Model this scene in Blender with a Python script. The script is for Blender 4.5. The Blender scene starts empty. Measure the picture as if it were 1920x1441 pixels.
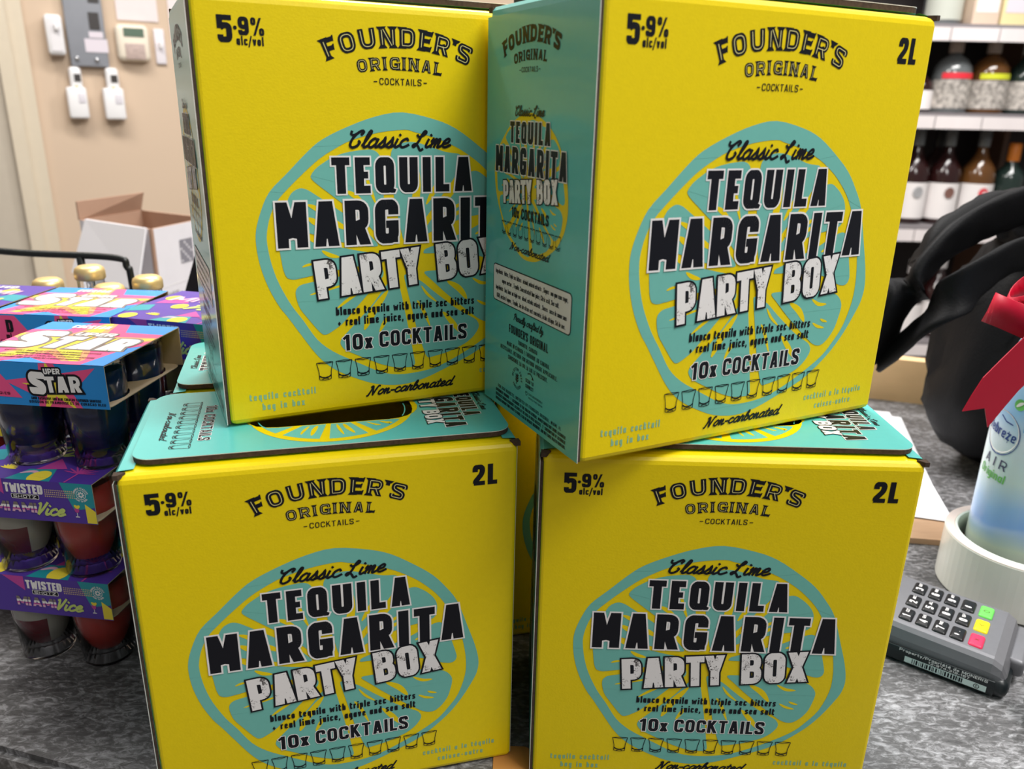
import bpy, math, random
from mathutils import Vector, Matrix, noise
from mathutils.geometry import tessellate_polygon

random.seed(7)
scene = bpy.context.scene
col = scene.collection
R = math.radians

# ------------------------------------------------------------------ camera
F_PX = 1490.09
CAM_M = Matrix(((0.99976293, -0.0217735, 0.0), (0.00710177, 0.32608829, -0.94531264), (0.02058277, 0.94508854, 0.32616561)))
CAM_C = Vector((0.0, 0.0, 0.34567639))
cam_data = bpy.data.cameras.new('camera')
cam = bpy.data.objects.new('camera', cam_data)
col.objects.link(cam)
cam.matrix_world = Matrix.Translation(CAM_C) @ CAM_M.to_4x4()
cam_data.sensor_fit = 'HORIZONTAL'
cam_data.sensor_width = 36.0
cam_data.lens = F_PX / 1920 * 36.0
cam_data.clip_start = 0.01
cam_data.dof.use_dof = True
cam_data.dof.focus_distance = 0.43
cam_data.dof.aperture_fstop = 11.0
scene.camera = cam

# ------------------------------------------------------------------ light
world = bpy.data.worlds.new('world')
scene.world = world
world.use_nodes = True
world.node_tree.nodes['Background'].inputs[0].default_value = (1.0, 0.97, 0.93, 1)
world.node_tree.nodes['Background'].inputs[1].default_value = 0.235

def area(name, loc, target, sx, sy, power, color):
    d = bpy.data.lights.new(name, 'AREA')
    d.shape = 'RECTANGLE'; d.size = sx; d.size_y = sy; d.energy = power; d.color = color
    o = bpy.data.objects.new(name, d); col.objects.link(o)
    o.location = loc
    o.rotation_euler = (Vector(target) - Vector(loc)).to_track_quat('-Z', 'Y').to_euler()
    return o
area('ceiling_panel_right', (0.80, 0.10, 1.75), (0.05, 0.4, 0.15), 1.0, 0.5, 40, (1.0, 0.98, 0.95))
area('fill_front', (0.85, -1.05, 1.75), (0.0, 0.4, 0.15), 1.2, 0.6, 9, (1.0, 0.97, 0.93))  # added fill from behind the camera to brighten the carton fronts, no actual panel
area('ceiling_panel_back', (-0.18, 1.60, 1.75), (-0.1, 0.45, 0.15), 0.9, 0.35, 46, (1.0, 0.98, 0.96))
area('ceiling_panel_left', (-1.0, 1.2, 1.9), (-1.2, 2.2, 0.3), 0.9, 0.4, 24, (1.0, 0.95, 0.88))
area('ceiling_panel_shelf', (1.3, 1.9, 1.75), (1.3, 3.0, 0.2), 1.2, 0.4, 46, (1.0, 0.97, 0.94))

vs = scene.view_settings
vs.view_transform = 'Standard'
vs.look = 'None'
vs.gamma = 1.0
vs.exposure = 0.0
vs.use_curve_mapping = False

def ray(px):
    return CAM_M @ Vector(((px[0] - 960) / F_PX, (720.5 - px[1]) / F_PX, -1.0))
def at_z(px, z):
    d = ray(px); return CAM_C + d * ((z - CAM_C.z) / d.z)
def at_y(px, y):
    d = ray(px); return CAM_C + d * (y / d.y)
def at_plane(px, p, n):
    d = ray(px); return CAM_C + d * ((p - CAM_C).dot(n) / d.dot(n))

# ------------------------------------------------------------------ materials
MATS = {}
def mat(name, color, rough=0.5, metal=0.0, coat=0.0, var=0.0, vscale=40.0, bump=0.0, bscale=200.0, trans=0.0, ior=1.45, spec=0.5, stretch=None, emit=0.0, sheen=0.0):
    if name in MATS: return MATS[name]
    m = bpy.data.materials.new(name); m.use_nodes = True
    nt = m.node_tree; b = nt.nodes['Principled BSDF']
    b.inputs['Base Color'].default_value = (*color, 1)
    b.inputs['Roughness'].default_value = rough
    b.inputs['Metallic'].default_value = metal
    b.inputs['Coat Weight'].default_value = coat
    b.inputs['Coat Roughness'].default_value = 0.16
    b.inputs['Transmission Weight'].default_value = trans
    b.inputs['IOR'].default_value = ior
    b.inputs['Specular IOR Level'].default_value = spec
    b.inputs['Sheen Weight'].default_value = sheen
    tc = nt.nodes.new('ShaderNodeTexCoord')
    nz = nt.nodes.new('ShaderNodeTexNoise')
    nz.inputs['Scale'].default_value = vscale
    nz.inputs['Detail'].default_value = 4
    src = tc.outputs['Object']
    if stretch:
        mp = nt.nodes.new('ShaderNodeMapping'); mp.inputs['Scale'].default_value = stretch
        nt.links.new(src, mp.inputs['Vector']); src = mp.outputs['Vector']
    nt.links.new(src, nz.inputs['Vector'])
    if var > 0:
        mx = nt.nodes.new('ShaderNodeMixRGB'); mx.blend_type = 'MULTIPLY'
        mx.inputs['Color1'].default_value = (*color, 1)
        rp = nt.nodes.new('ShaderNodeValToRGB')
        rp.color_ramp.elements[0].position = 0.3; rp.color_ramp.elements[1].position = 0.7
        rp.color_ramp.elements[0].color = (1 - var, 1 - var, 1 - var, 1)
        rp.color_ramp.elements[1].color = (1, 1, 1, 1)
        nt.links.new(nz.outputs['Fac'], rp.inputs['Fac'])
        nt.links.new(rp.outputs['Color'], mx.inputs['Color2'])
        mx.inputs['Fac'].default_value = 1
        nt.links.new(mx.outputs['Color'], b.inputs['Base Color'])
    if bump > 0:
        n2 = nt.nodes.new('ShaderNodeTexNoise'); n2.inputs['Scale'].default_value = bscale; n2.inputs['Detail'].default_value = 3
        nt.links.new(src, n2.inputs['Vector'])
        bp = nt.nodes.new('ShaderNodeBump'); bp.inputs['Strength'].default_value = bump; bp.inputs['Distance'].default_value = 0.001
        nt.links.new(n2.outputs['Fac'], bp.inputs['Height'])
        nt.links.new(bp.outputs['Normal'], b.inputs['Normal'])
    if emit > 0:
        b.inputs['Emission Color'].default_value = (*color, 1); b.inputs['Emission Strength'].default_value = emit
    MATS[name] = m
    return m

YELLOW = mat('yellow_print', (0.82, 0.63, 0.001), 0.42, spec=0.35, coat=0.2, var=0.04, vscale=300, bump=0.08, bscale=900)
TEAL = mat('teal_print', (0.10, 0.53, 0.50), 0.40, spec=0.4, coat=0.6, var=0.03, vscale=300)
TEALF = mat('teal_on_yellow', (0.165, 0.49, 0.43), 0.42, spec=0.35, coat=0.2, var=0.03, vscale=300)
INK = mat('black_ink', (0.006, 0.007, 0.012), 0.5, spec=0.2, coat=0.2)
WHITE_INK = mat('white_ink', (0.82, 0.80, 0.80), 0.4)
PALE = mat('pale_yellow_ink', (0.75, 0.68, 0.30), 0.4)
TEALTXT = mat('muted_teal_ink', (0.26, 0.50, 0.30), 0.4)
KRAFT = mat('kraft_board', (0.50, 0.34, 0.20), 0.8, var=0.15, vscale=120)
KRAFTDARK = mat('raw_board_edge', (0.075, 0.045, 0.03), 0.85, var=0.5, vscale=700)
PAPEREDGE = mat('paper_edge', (0.75, 0.72, 0.68), 0.7)
BLACKP = mat('black_plastic', (0.012, 0.012, 0.013), 0.4)
WHITEP = mat('white_plastic', (0.80, 0.79, 0.80), 0.4, var=0.03)

def worn_white():
    m = mat('worn_white_ink', (0.82, 0.80, 0.80), 0.45)
    nt = m.node_tree; b = nt.nodes['Principled BSDF']
    tc = nt.nodes.new('ShaderNodeTexCoord')
    n1 = nt.nodes.new('ShaderNodeTexNoise'); n1.inputs['Scale'].default_value = 1400; n1.inputs['Detail'].default_value = 5; n1.inputs['Roughness'].default_value = 0.7
    n2 = nt.nodes.new('ShaderNodeTexNoise'); n2.inputs['Scale'].default_value = 160; n2.inputs['Detail'].default_value = 2
    nt.links.new(tc.outputs['Object'], n1.inputs['Vector']); nt.links.new(tc.outputs['Object'], n2.inputs['Vector'])
    ad = nt.nodes.new('ShaderNodeMath'); ad.operation = 'MULTIPLY'
    nt.links.new(n1.outputs['Fac'], ad.inputs[0]); nt.links.new(n2.outputs['Fac'], ad.inputs[1])
    rp = nt.nodes.new('ShaderNodeValToRGB')
    rp.color_ramp.elements[0].position = 0.315; rp.color_ramp.elements[0].color = (0.82, 0.80, 0.80, 1)
    rp.color_ramp.elements[1].position = 0.355; rp.color_ramp.elements[1].color = (0.10, 0.09, 0.09, 1)
    nt.links.new(ad.outputs[0], rp.inputs['Fac']); nt.links.new(rp.outputs['Color'], b.inputs['Base Color'])
    return m
WORN = worn_white()

# ------------------------------------------------------------------ object helpers
def tag(o, label=None, cat=None, group=None, kind=None):
    if label: o['label'] = label
    if cat: o['category'] = cat
    if group: o['group'] = group
    if kind: o['kind'] = kind
    return o
def empty(name, loc=(0, 0, 0), rz=0.0, label=None, cat=None, group=None):
    o = bpy.data.objects.new(name, None); col.objects.link(o)
    o.empty_display_size = 0.02
    o.location = loc; o.rotation_euler = (0, 0, rz)
    return tag(o, label, cat, group)
def children(o): return list(o.children)
def copy_tree(o, parent=None):
    c = o.copy(); col.objects.link(c); c.parent = parent
    for ch in children(o): copy_tree(ch, c)
    return c

class MB:
    """collects verts / faces / material indices, builds ONE mesh object"""
    def __init__(s): s.v = []; s.f = []; s.m = []; s.sm = []
    def add(s, vs, fs, mi=0, smooth=False):
        o = len(s.v); s.v += [tuple(p) for p in vs]
        for f in fs:
            s.f.append(tuple(o + i for i in f)); s.m.append(mi); s.sm.append(smooth)
        return s
    def box(s, x0, x1, y0, y1, z0, z1, mi=0, M=None, mis=None):
        vs = [Vector(p) for p in ((x0, y0, z0), (x1, y0, z0), (x1, y1, z0), (x0, y1, z0), (x0, y0, z1), (x1, y0, z1), (x1, y1, z1), (x0, y1, z1))]
        if M: vs = [M @ p for p in vs]
        fs = [(0, 3, 2, 1), (4, 5, 6, 7), (0, 1, 5, 4), (1, 2, 6, 5), (2, 3, 7, 6), (3, 0, 4, 7)]   # bottom top front right back left
        for i, f in enumerate(fs): s.add([vs[k] for k in f], [(0, 1, 2, 3)], mis[i] if mis else mi)
        return s
    def rbox(s, x0, x1, y0, y1, z0, z1, r, mi=0, M=None, n=3):
        """box with rounded edges"""
        o = len(s.v)
        cx, cy, cz = (x0 + x1) / 2, (y0 + y1) / 2, (z0 + z1) / 2
        hx, hy, hz = (x1 - x0) / 2, (y1 - y0) / 2, (z1 - z0) / 2
        r = min(r, hx, hy, hz)
        lat = []
        for j in range(n * 2 + 2):
            k = j if j <= n else j - 1
            a = -math.pi / 2 + math.pi * k / (2 * n); sz = -1 if j <= n else 1
            ring = []
            for q in range(4):
                for i in range(n + 1):
                    b = math.pi / 2 * (q + i / n)
                    sx = (1, -1, -1, 1)[q]; sy = (1, 1, -1, -1)[q]
                    p = Vector((cx + sx * (hx - r) + r * math.cos(a) * math.cos(b), cy + sy * (hy - r) + r * math.cos(a) * math.sin(b), cz + sz * (hz - r) + r * math.sin(a)))
                    ring.append(M @ p if M else p)
            lat.append(ring)
        m = len(lat[0])
        vs = [p for ring in lat for p in ring]
        fs = [(j * m + i, j * m + (i + 1) % m, (j + 1) * m + (i + 1) % m, (j + 1) * m + i) for j in range(len(lat) - 1) for i in range(m)]
        fs.append(tuple(reversed(range(m)))); fs.append(tuple((len(lat) - 1) * m + i for i in range(m)))
        s.add(vs, fs, mi, True)
        return s
    def prism(s, poly, z0, z1, mi=0, side=None, M=None, holes=()):
        side = mi if side is None else side
        cs = [list(poly)] + [list(h) for h in holes]
        flat = [p for c in cs for p in c]
        tr = tessellate_polygon([[Vector((p[0], p[1], 0)) for p in c] for c in cs])
        T = (lambda p: M @ p) if M else (lambda p: p)
        def orient(t, up):
            a, b, c = (flat[i] for i in t)
            ar = (b[0] - a[0]) * (c[1] - a[1]) - (b[1] - a[1]) * (c[0] - a[0])
            return t if (ar > 0) == up else tuple(reversed(t))
        s.add([T(Vector((p[0], p[1], z1))) for p in flat], [orient(t, True) for t in tr], mi)
        s.add([T(Vector((p[0], p[1], z0))) for p in flat], [orient(t, False) for t in tr], mi)
        for c in cs:
            n = len(c)
            s.add([T(Vector((p[0], p[1], z0))) for p in c] + [T(Vector((p[0], p[1], z1))) for p in c], [(i, (i + 1) % n, n + (i + 1) % n, n + i) for i in range(n)], side)
        return s
    def lathe(s, prof, n=32, mi=0, M=None, cx=0.0, cy=0.0, smooth=True, mis=None):
        vs = []
        for (r, z) in prof:
            for i in range(n):
                a = 2 * math.pi * i / n
                p = Vector((cx + r * math.cos(a), cy + r * math.sin(a), z)); vs.append(M @ p if M else p)
        o = len(s.v); s.v += [tuple(p) for p in vs]
        for j in range(len(prof) - 1):
            for i in range(n):
                s.f.append((o + j * n + i, o + j * n + (i + 1) % n, o + (j + 1) * n + (i + 1) % n, o + (j + 1) * n + i))
                s.m.append(mis[j] if mis else mi); s.sm.append(smooth)
        if prof[0][0] > 1e-6: s.f.append(tuple(o + i for i in reversed(range(n)))); s.m.append(mis[0] if mis else mi); s.sm.append(False)
        if prof[-1][0] > 1e-6: s.f.append(tuple(o + (len(prof) - 1) * n + i for i in range(n))); s.m.append(mis[-1] if mis else mi); s.sm.append(False)
        return s
    def tube(s, path, r, n=10, mi=0):
        path = [Vector(p) for p in path]; rings = []
        up = Vector((0.13, 0.31, 0.94))
        for i, p in enumerate(path):
            t = (path[min(i + 1, len(path) - 1)] - path[max(i - 1, 0)]).normalized()
            a = t.cross(up).normalized(); b = t.cross(a)
            rings.append([p + (a * math.cos(2 * math.pi * k / n) + b * math.sin(2 * math.pi * k / n)) * r for k in range(n)])
        vs = [p for q in rings for p in q]
        fs = [(j * n + i, j * n + (i + 1) % n, (j + 1) * n + (i + 1) % n, (j + 1) * n + i) for j in range(len(rings) - 1) for i in range(n)]
        fs += [tuple(reversed(range(n))), tuple((len(rings) - 1) * n + i for i in range(n))]
        return s.add(vs, fs, mi, True)
    def band(s, path, wdir, width, thick, mi=0):
        """flat strap along a path; wdir: width direction(s)"""
        path = [Vector(p) for p in path]; n = len(path); rings = []
        for i, p in enumerate(path):
            t = (path[min(i + 1, n - 1)] - path[max(i - 1, 0)]).normalized()
            w = Vector(wdir[i] if isinstance(wdir, list) else wdir); w = (w - t * w.dot(t)).normalized(); nn = t.cross(w)
            ww = width[i] if isinstance(width, list) else width
            rings.append([p + w * ww / 2 + nn * thick / 2, p - w * ww / 2 + nn * thick / 2, p - w * ww / 2 - nn * thick / 2, p + w * ww / 2 - nn * thick / 2])
        vs = [p for q in rings for p in q]
        fs = [(j * 4 + i, j * 4 + (i + 1) % 4, (j + 1) * 4 + (i + 1) % 4, (j + 1) * 4 + i) for j in range(n - 1) for i in range(4)]
        fs += [(3, 2, 1, 0), tuple((n - 1) * 4 + i for i in range(4))]
        return s.add(vs, fs, mi, True)
    def mesh(s, name, mats):
        me = bpy.data.meshes.new(name)
        me.from_pydata(s.v, [], s.f)
        for m in mats: me.materials.append(m)
        for i, p in enumerate(me.polygons): p.material_index = s.m[i]; p.use_smooth = s.sm[i]
        me.update()
        return me
    def build(s, name, mats, parent=None, loc=None, fix=True):
        if not isinstance(mats, (list, tuple)): mats = [mats]
        me = s.mesh(name, mats)
        if fix:
            import bmesh
            bm = bmesh.new(); bm.from_mesh(me); bmesh.ops.remove_doubles(bm, verts=bm.verts, dist=1e-6)
            bmesh.ops.recalc_face_normals(bm, faces=bm.faces); bm.to_mesh(me); bm.free()
        o = bpy.data.objects.new(name, me); col.objects.link(o)
        o.parent = parent
        if loc: o.location = loc
        return o
def obj(name, me, parent=None):
    o = bpy.data.objects.new(name, me); col.objects.link(o); o.parent = parent; return o
def catmull(pts, n=8, closed=False):
    pts = [Vector(p) for p in pts]; out = []; m = len(pts)
    for i in range(m if closed else m - 1):
        p0 = pts[(i - 1) % m] if closed or i > 0 else pts[0]; p1 = pts[i]; p2 = pts[(i + 1) % m]; p3 = pts[(i + 2) % m] if closed or i + 2 < m else pts[-1]
        for k in range(n):
            t = k / n
            out.append(0.5 * ((2 * p1) + (p2 - p0) * t + (2 * p0 - 5 * p1 + 4 * p2 - p3) * t * t + (3 * p1 - p0 - 3 * p2 + p3) * t ** 3))
    if not closed: out.append(pts[-1])
    return out
def rrect(x0, y0, x1, y1, r, n=5):
    out = []
    for cx, cy, a0 in ((x1 - r, y1 - r, 0), (x0 + r, y1 - r, 90), (x0 + r, y0 + r, 180), (x1 - r, y0 + r, 270)):
        for i in range(n + 1):
            a = R(a0 + 90 * i / n); out.append((cx + r * math.cos(a), cy + r * math.sin(a)))
    return out
def circle(cx, cy, rx, ry=None, n=28):
    ry = rx if ry is None else ry
    return [(cx + rx * math.cos(2 * math.pi * i / n), cy + ry * math.sin(2 * math.pi * i / n)) for i in range(n)]

# ------------------------------------------------------------------ print: strokes and fills in millimetres
def rnd(pts, r, closed=False, n=5):
    out = []; m = len(pts)
    for i in range(m):
        if not closed and i in (0, m - 1): out.append(pts[i]); continue
        a, b, c = Vector(pts[i - 1]), Vector(pts[i]), Vector(pts[(i + 1) % m])
        d1 = (a - b); d2 = (c - b); l = min(r, d1.length * .5, d2.length * .5)
        p = b + d1.normalized() * l; q = b + d2.normalized() * l
        for k in range(n + 1):
            t = k / n; e = p * (1 - t) ** 2 + b * 2 * t * (1 - t) + q * t * t
            out.append((e.x, e.y))
    return out
def clip_y(poly, lo, hi):
    for lim, sg in ((lo, 1), (hi, -1)):
        out = []
        for i in range(len(poly)):
            a, b = poly[i - 1], poly[i]
            ia, ib = (a[1] - lim) * sg >= 0, (b[1] - lim) * sg >= 0
            if ia != ib:
                t = (lim - a[1]) / (b[1] - a[1]); out.append((a[0] + (b[0] - a[0]) * t, lim))
            if ib: out.append(b)
        poly = out
        if len(poly) < 3: return []
    return poly
def stroke_polys(pts, w, closed=False, cap=0.0):
    P = [Vector(p) for p in pts]
    P = [p for i, p in enumerate(P) if i == 0 or (p - P[i - 1]).length > 1e-6]
    if closed and (P[0] - P[-1]).length < 1e-6: P.pop()
    n = len(P); out = []; h = w / 2
    segs = [(P[i], P[(i + 1) % n]) for i in range(n if closed else n - 1)]
    N = []
    for k, (a, b) in enumerate(segs):
        d = (b - a).normalized(); N.append(Vector((-d.y, d.x)))
        if cap and not closed:
            if k == 0: a = a - d * cap
            if k == len(segs) - 1: b = b + d * cap
        nn = N[-1] * h
        out.append([tuple(a + nn), tuple(a - nn), tuple(b - nn), tuple(b + nn)])
    for k in range(len(segs) if closed else len(segs) - 1):
        n1, n2 = N[k], N[(k + 1) % len(segs)]; c = segs[k][1]
        cr = n1.x * n2.y - n1.y * n2.x
        if abs(cr) < 1e-5: continue
        sg = -1 if cr > 0 else 1
        a, b = c + n1 * h * sg, c + n2 * h * sg
        mid = n1 + n2
        if mid.length > 0.7: tip = c + mid.normalized() * (h / max(mid.length / 2, .3)) * sg; out.append([tuple(c), tuple(a), tuple(tip), tuple(b)])
        else: out.append([tuple(c), tuple(a), tuple(b)])
    return out

def glyph(c, s, w):
    """skeleton strokes of one character in units of cap height: list of (points, closed, width factor)"""
    h = s / 2; L, Rr, T, B, m = h, w - h, 1 - h * .85, h * .85, .5
    r = min(.34, (w - s) * .62 + .02); k = []
    S = lambda p, cl=False, f=1.0: k.append((p, cl, f))
    bar = .85; X = .70; XT = X - h * .8
    rl = min(.26, (w - s) * .6)
    ring = lambda y0, y1: rnd([(L, y0), (L, y1), (Rr, y1), (Rr, y0)], rl, True)
    if c == 'A': S([(h * 1.05 - .0, -.1), (h * 1.05 + (w / 2 - .12 * s - h * 1.05) * 1.1 / 1.0, 1.1)]); S([(w - h * 1.05, -.1), (w - (h * 1.05 + (w / 2 - .12 * s - h * 1.05) * 1.1), 1.1)]); S([(w * .27, .26), (w * .73, .26)], f=.75)
    elif c == 'B': S([(L, 0), (L, 1)]); S(rnd([(L, T), (Rr - .02, T), (Rr - .02, m + .02), (L, m + .02)], r), f=bar); S(rnd([(L, m + .02), (Rr, m + .02), (Rr, B), (L, B)], r), f=bar)
    elif c == 'C': S(rnd([(Rr, .68), (Rr, T), (L, T), (L, B), (Rr, B), (Rr, .32)], r))
    elif c == 'D': S([(L, 0), (L, 1)]); S(rnd([(L, T), (Rr, T), (Rr, B), (L, B)], r))
    elif c == 'E': S([(L, 0), (L, 1)]); S([(L, T), (w, T)], f=bar); S([(L, m + .01), (w * .86, m + .01)], f=bar * .9); S([(L, B), (w, B)], f=bar)
    elif c == 'F': S([(L, 0), (L, 1)]); S([(L, T), (w, T)], f=bar); S([(L, .48), (w * .86, .48)], f=bar)
    elif c == 'G': S(rnd([(Rr, .66), (Rr, T), (L, T), (L, B), (Rr, B), (Rr, .46)], r)); S([(Rr + h, .44), (w * .46, .44)], f=.7); S([(Rr, .46), (Rr, 0.02)], f=.8)
    elif c == 'H': S([(L, 0), (L, 1)]); S([(Rr, 0), (Rr, 1)]); S([(L, m), (Rr, m)], f=bar)
    elif c == 'I': S([(w / 2, 0), (w / 2, 1)])
    elif c == 'J': S(rnd([(Rr, 1), (Rr, B), (L, B), (L, .3)], r))
    elif c == 'K': S([(L, 0), (L, 1)]); S([(L, .38), (Rr + .03, 1.12)]); S([(w * .38, .62), (Rr + .06, -.1)])
    elif c == 'L': S([(L, 0), (L, 1)]); S([(L, B), (w, B)], f=bar)
    elif c == 'M': S([(L, 0), (L, 1)]); S([(Rr, 0), (Rr, 1)]); S([(L + .0, 1.08), (w / 2, .22)], f=.85); S([(Rr, 1.08), (w / 2, .22)], f=.85)
    elif c == 'N': S([(L, 0), (L, 1)], f=.95); S([(Rr, 0), (Rr, 1)], f=.95); S([(L, 1.06), (Rr, -.06)], f=.9)
    elif c in 'O0': S(rnd([(L, B), (L, T), (Rr, T), (Rr, B)], r, True), True)
    elif c == 'P': S([(L, 0), (L, 1)]); S(rnd([(L, T), (Rr, T), (Rr, .40), (L, .40)], r), f=bar)
    elif c == 'Q': S(rnd([(L, B), (L, T), (Rr, T), (Rr, B)], r, True), True); S([(w * .52, .16), (w * 1.03, .02)], f=.6)
    elif c == 'R': S([(L, 0), (L, 1)]); S(rnd([(L, T), (Rr, T), (Rr, .42), (L, .42)], r), f=bar); S([(w * .47, .55), (Rr + .05, -.1)])
    elif c == 'S': S(rnd([(Rr, .70), (Rr, T), (L, T), (L, .59), (Rr, .41), (Rr, B), (L, B), (L, .30)], r))
    elif c == 'T': S([(0, T), (w, T)], f=bar); S([(w / 2, 0), (w / 2, 1)])
    elif c == 'U': S(rnd([(L, 1), (L, B), (Rr, B), (Rr, 1)], r))
    elif c == 'V': S([(h * .8, 1.1), (w / 2, -.05)]); S([(w - h * .8, 1.1), (w / 2, -.05)])
    elif c == 'W': S([(h * .8, 1.1), (w * .29, -.1)], f=.85); S([(w * .29, -.1), (w / 2, .8)], f=.8); S([(w * .71, -.1), (w / 2, .8)], f=.8); S([(w - h * .8, 1.1), (w * .71, -.1)], f=.85)
    elif c == 'X': S([(h * .8, -.08), (w - h * .8, 1.08)], f=.95); S([(h * .8, 1.08), (w - h * .8, -.08)], f=.95)
    elif c == 'Y': S([(h * .7, 1.08), (w / 2, .42)], f=.95); S([(w - h * .7, 1.08), (w / 2, .42)], f=.95); S([(w / 2, 0), (w / 2, .5)])
    elif c == 'Z': S([(0, T), (w, T)], f=bar); S([(0, B), (w, B)], f=bar); S([(L, B), (Rr, T)])
    elif c == '1': S([(w * .62, 0), (w * .62, 1)]); S([(w * .0, .74), (w * .62, .95)], f=.7)
    elif c == '2': S(rnd([(L, .66), (L, T), (Rr, T), (Rr, .58), (L + .02, .20), (L + .02, B)], r)); S([(L - h * .5, B), (w, B)], f=bar)
    elif c == '3': S(rnd([(L, .72), (L, T), (Rr, T), (Rr, m + .02), (w * .4, m + .02)], r)); S(rnd([(w * .4, m + .02), (Rr, m + .02), (Rr, B), (L, B), (L, .28)], r))
    elif c == '4': S([(Rr - .08, 0), (Rr - .08, 1)]); S([(0, .28), (w, .28)], f=bar); S([(h * .6, .3), (Rr - .08, 1.0)], f=.8)
    elif c == '5': S([(w, T), (L * .9, T)], f=bar); S([(L, 1), (L, .50)]); S(rnd([(L, .52), (L + .1, .62), (Rr, .62), (Rr, B), (L, B), (L, .28)], r))
    elif c == '6': S(rnd([(Rr, .72), (Rr, T), (L, T), (L, B), (Rr, B), (Rr, .56), (L, .56)], r))
    elif c == '7': S([(0, T), (w, T)], f=bar); S([(Rr, T), (w * .35, -.1)])
    elif c == '8': S(rnd([(L, m), (L, T), (Rr, T), (Rr, m)], r, True), True); S(rnd([(L, B), (L, m), (Rr, m), (Rr, B)], r, True), True)
    elif c == '9': S(rnd([(L, .45), (L, T), (Rr, T), (Rr, .45)], r, True), True); S(rnd([(Rr, .6), (Rr, B), (L, B), (L, .28)], r))
    elif c == '%': q = w * .30; S(rnd([(h * .7, .64), (h * .7, .94), (q, .94), (q, .64)], .1, True), True, .72); S(rnd([(w - q, .06), (w - q, .36), (w - h * .7, .36), (w - h * .7, .06)], .1, True), True, .72); S([(w * .2, -.1), (w * .78, 1.1)], f=.7)
    elif c == '.': S([(w / 2, 0), (w / 2, s)])
    elif c == ',': S([(w / 2, s * .9), (w / 2 - .05, -.14)], f=.8)
    elif c == '·': S([(w / 2, .5 - h * .9), (w / 2, .5 + h * .9)], f=.9)
    elif c == '-': S([(w * .1, .36), (w * .9, .36)], f=.8)
    elif c == '+': S([(w * .05, .34), (w * .95, .34)], f=.75); S([(w / 2, .12), (w / 2, .56)], f=.75)
    elif c == '/': S([(0, -.2), (w, 1.05)], f=.8)
    elif c == "'": S([(w / 2, .72), (w / 2 + .03, 1)], f=.8)
    elif c == '*': S([(w / 2, .3), (w / 2, .9)], f=.6); S([(w * .15, .45), (w * .85, .75)], f=.6); S([(w * .15, .75), (w * .85, .45)], f=.6)
    elif c == '#': S([(w * .3, .1), (w * .4, .9)], f=.6); S([(w * .62, .1), (w * .72, .9)], f=.6); S([(.0, .35), (w, .35)], f=.6); S([(0, .65), (w, .65)], f=.6)
    elif c == '<': S([(w * .8, .2), (w * .2, .5), (w * .8, .8)], f=.7)
    elif c == 'a': S(ring(B, XT), True); S([(Rr, 0), (Rr, X)])
    elif c == 'b': S(ring(B, XT), True); S([(L, 0), (L, 1)])
    elif c == 'c': S(rnd([(Rr, .48), (Rr, XT), (L, XT), (L, B), (Rr, B), (Rr, .22)], rl))
    elif c == 'd': S(ring(B, XT), True); S([(Rr, 0), (Rr, 1)])
    elif c in 'eé':
        S(rnd([(L, .34), (Rr, .34), (Rr, XT), (L, XT), (L, B), (Rr, B), (Rr, .18)], rl), f=.92)
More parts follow.
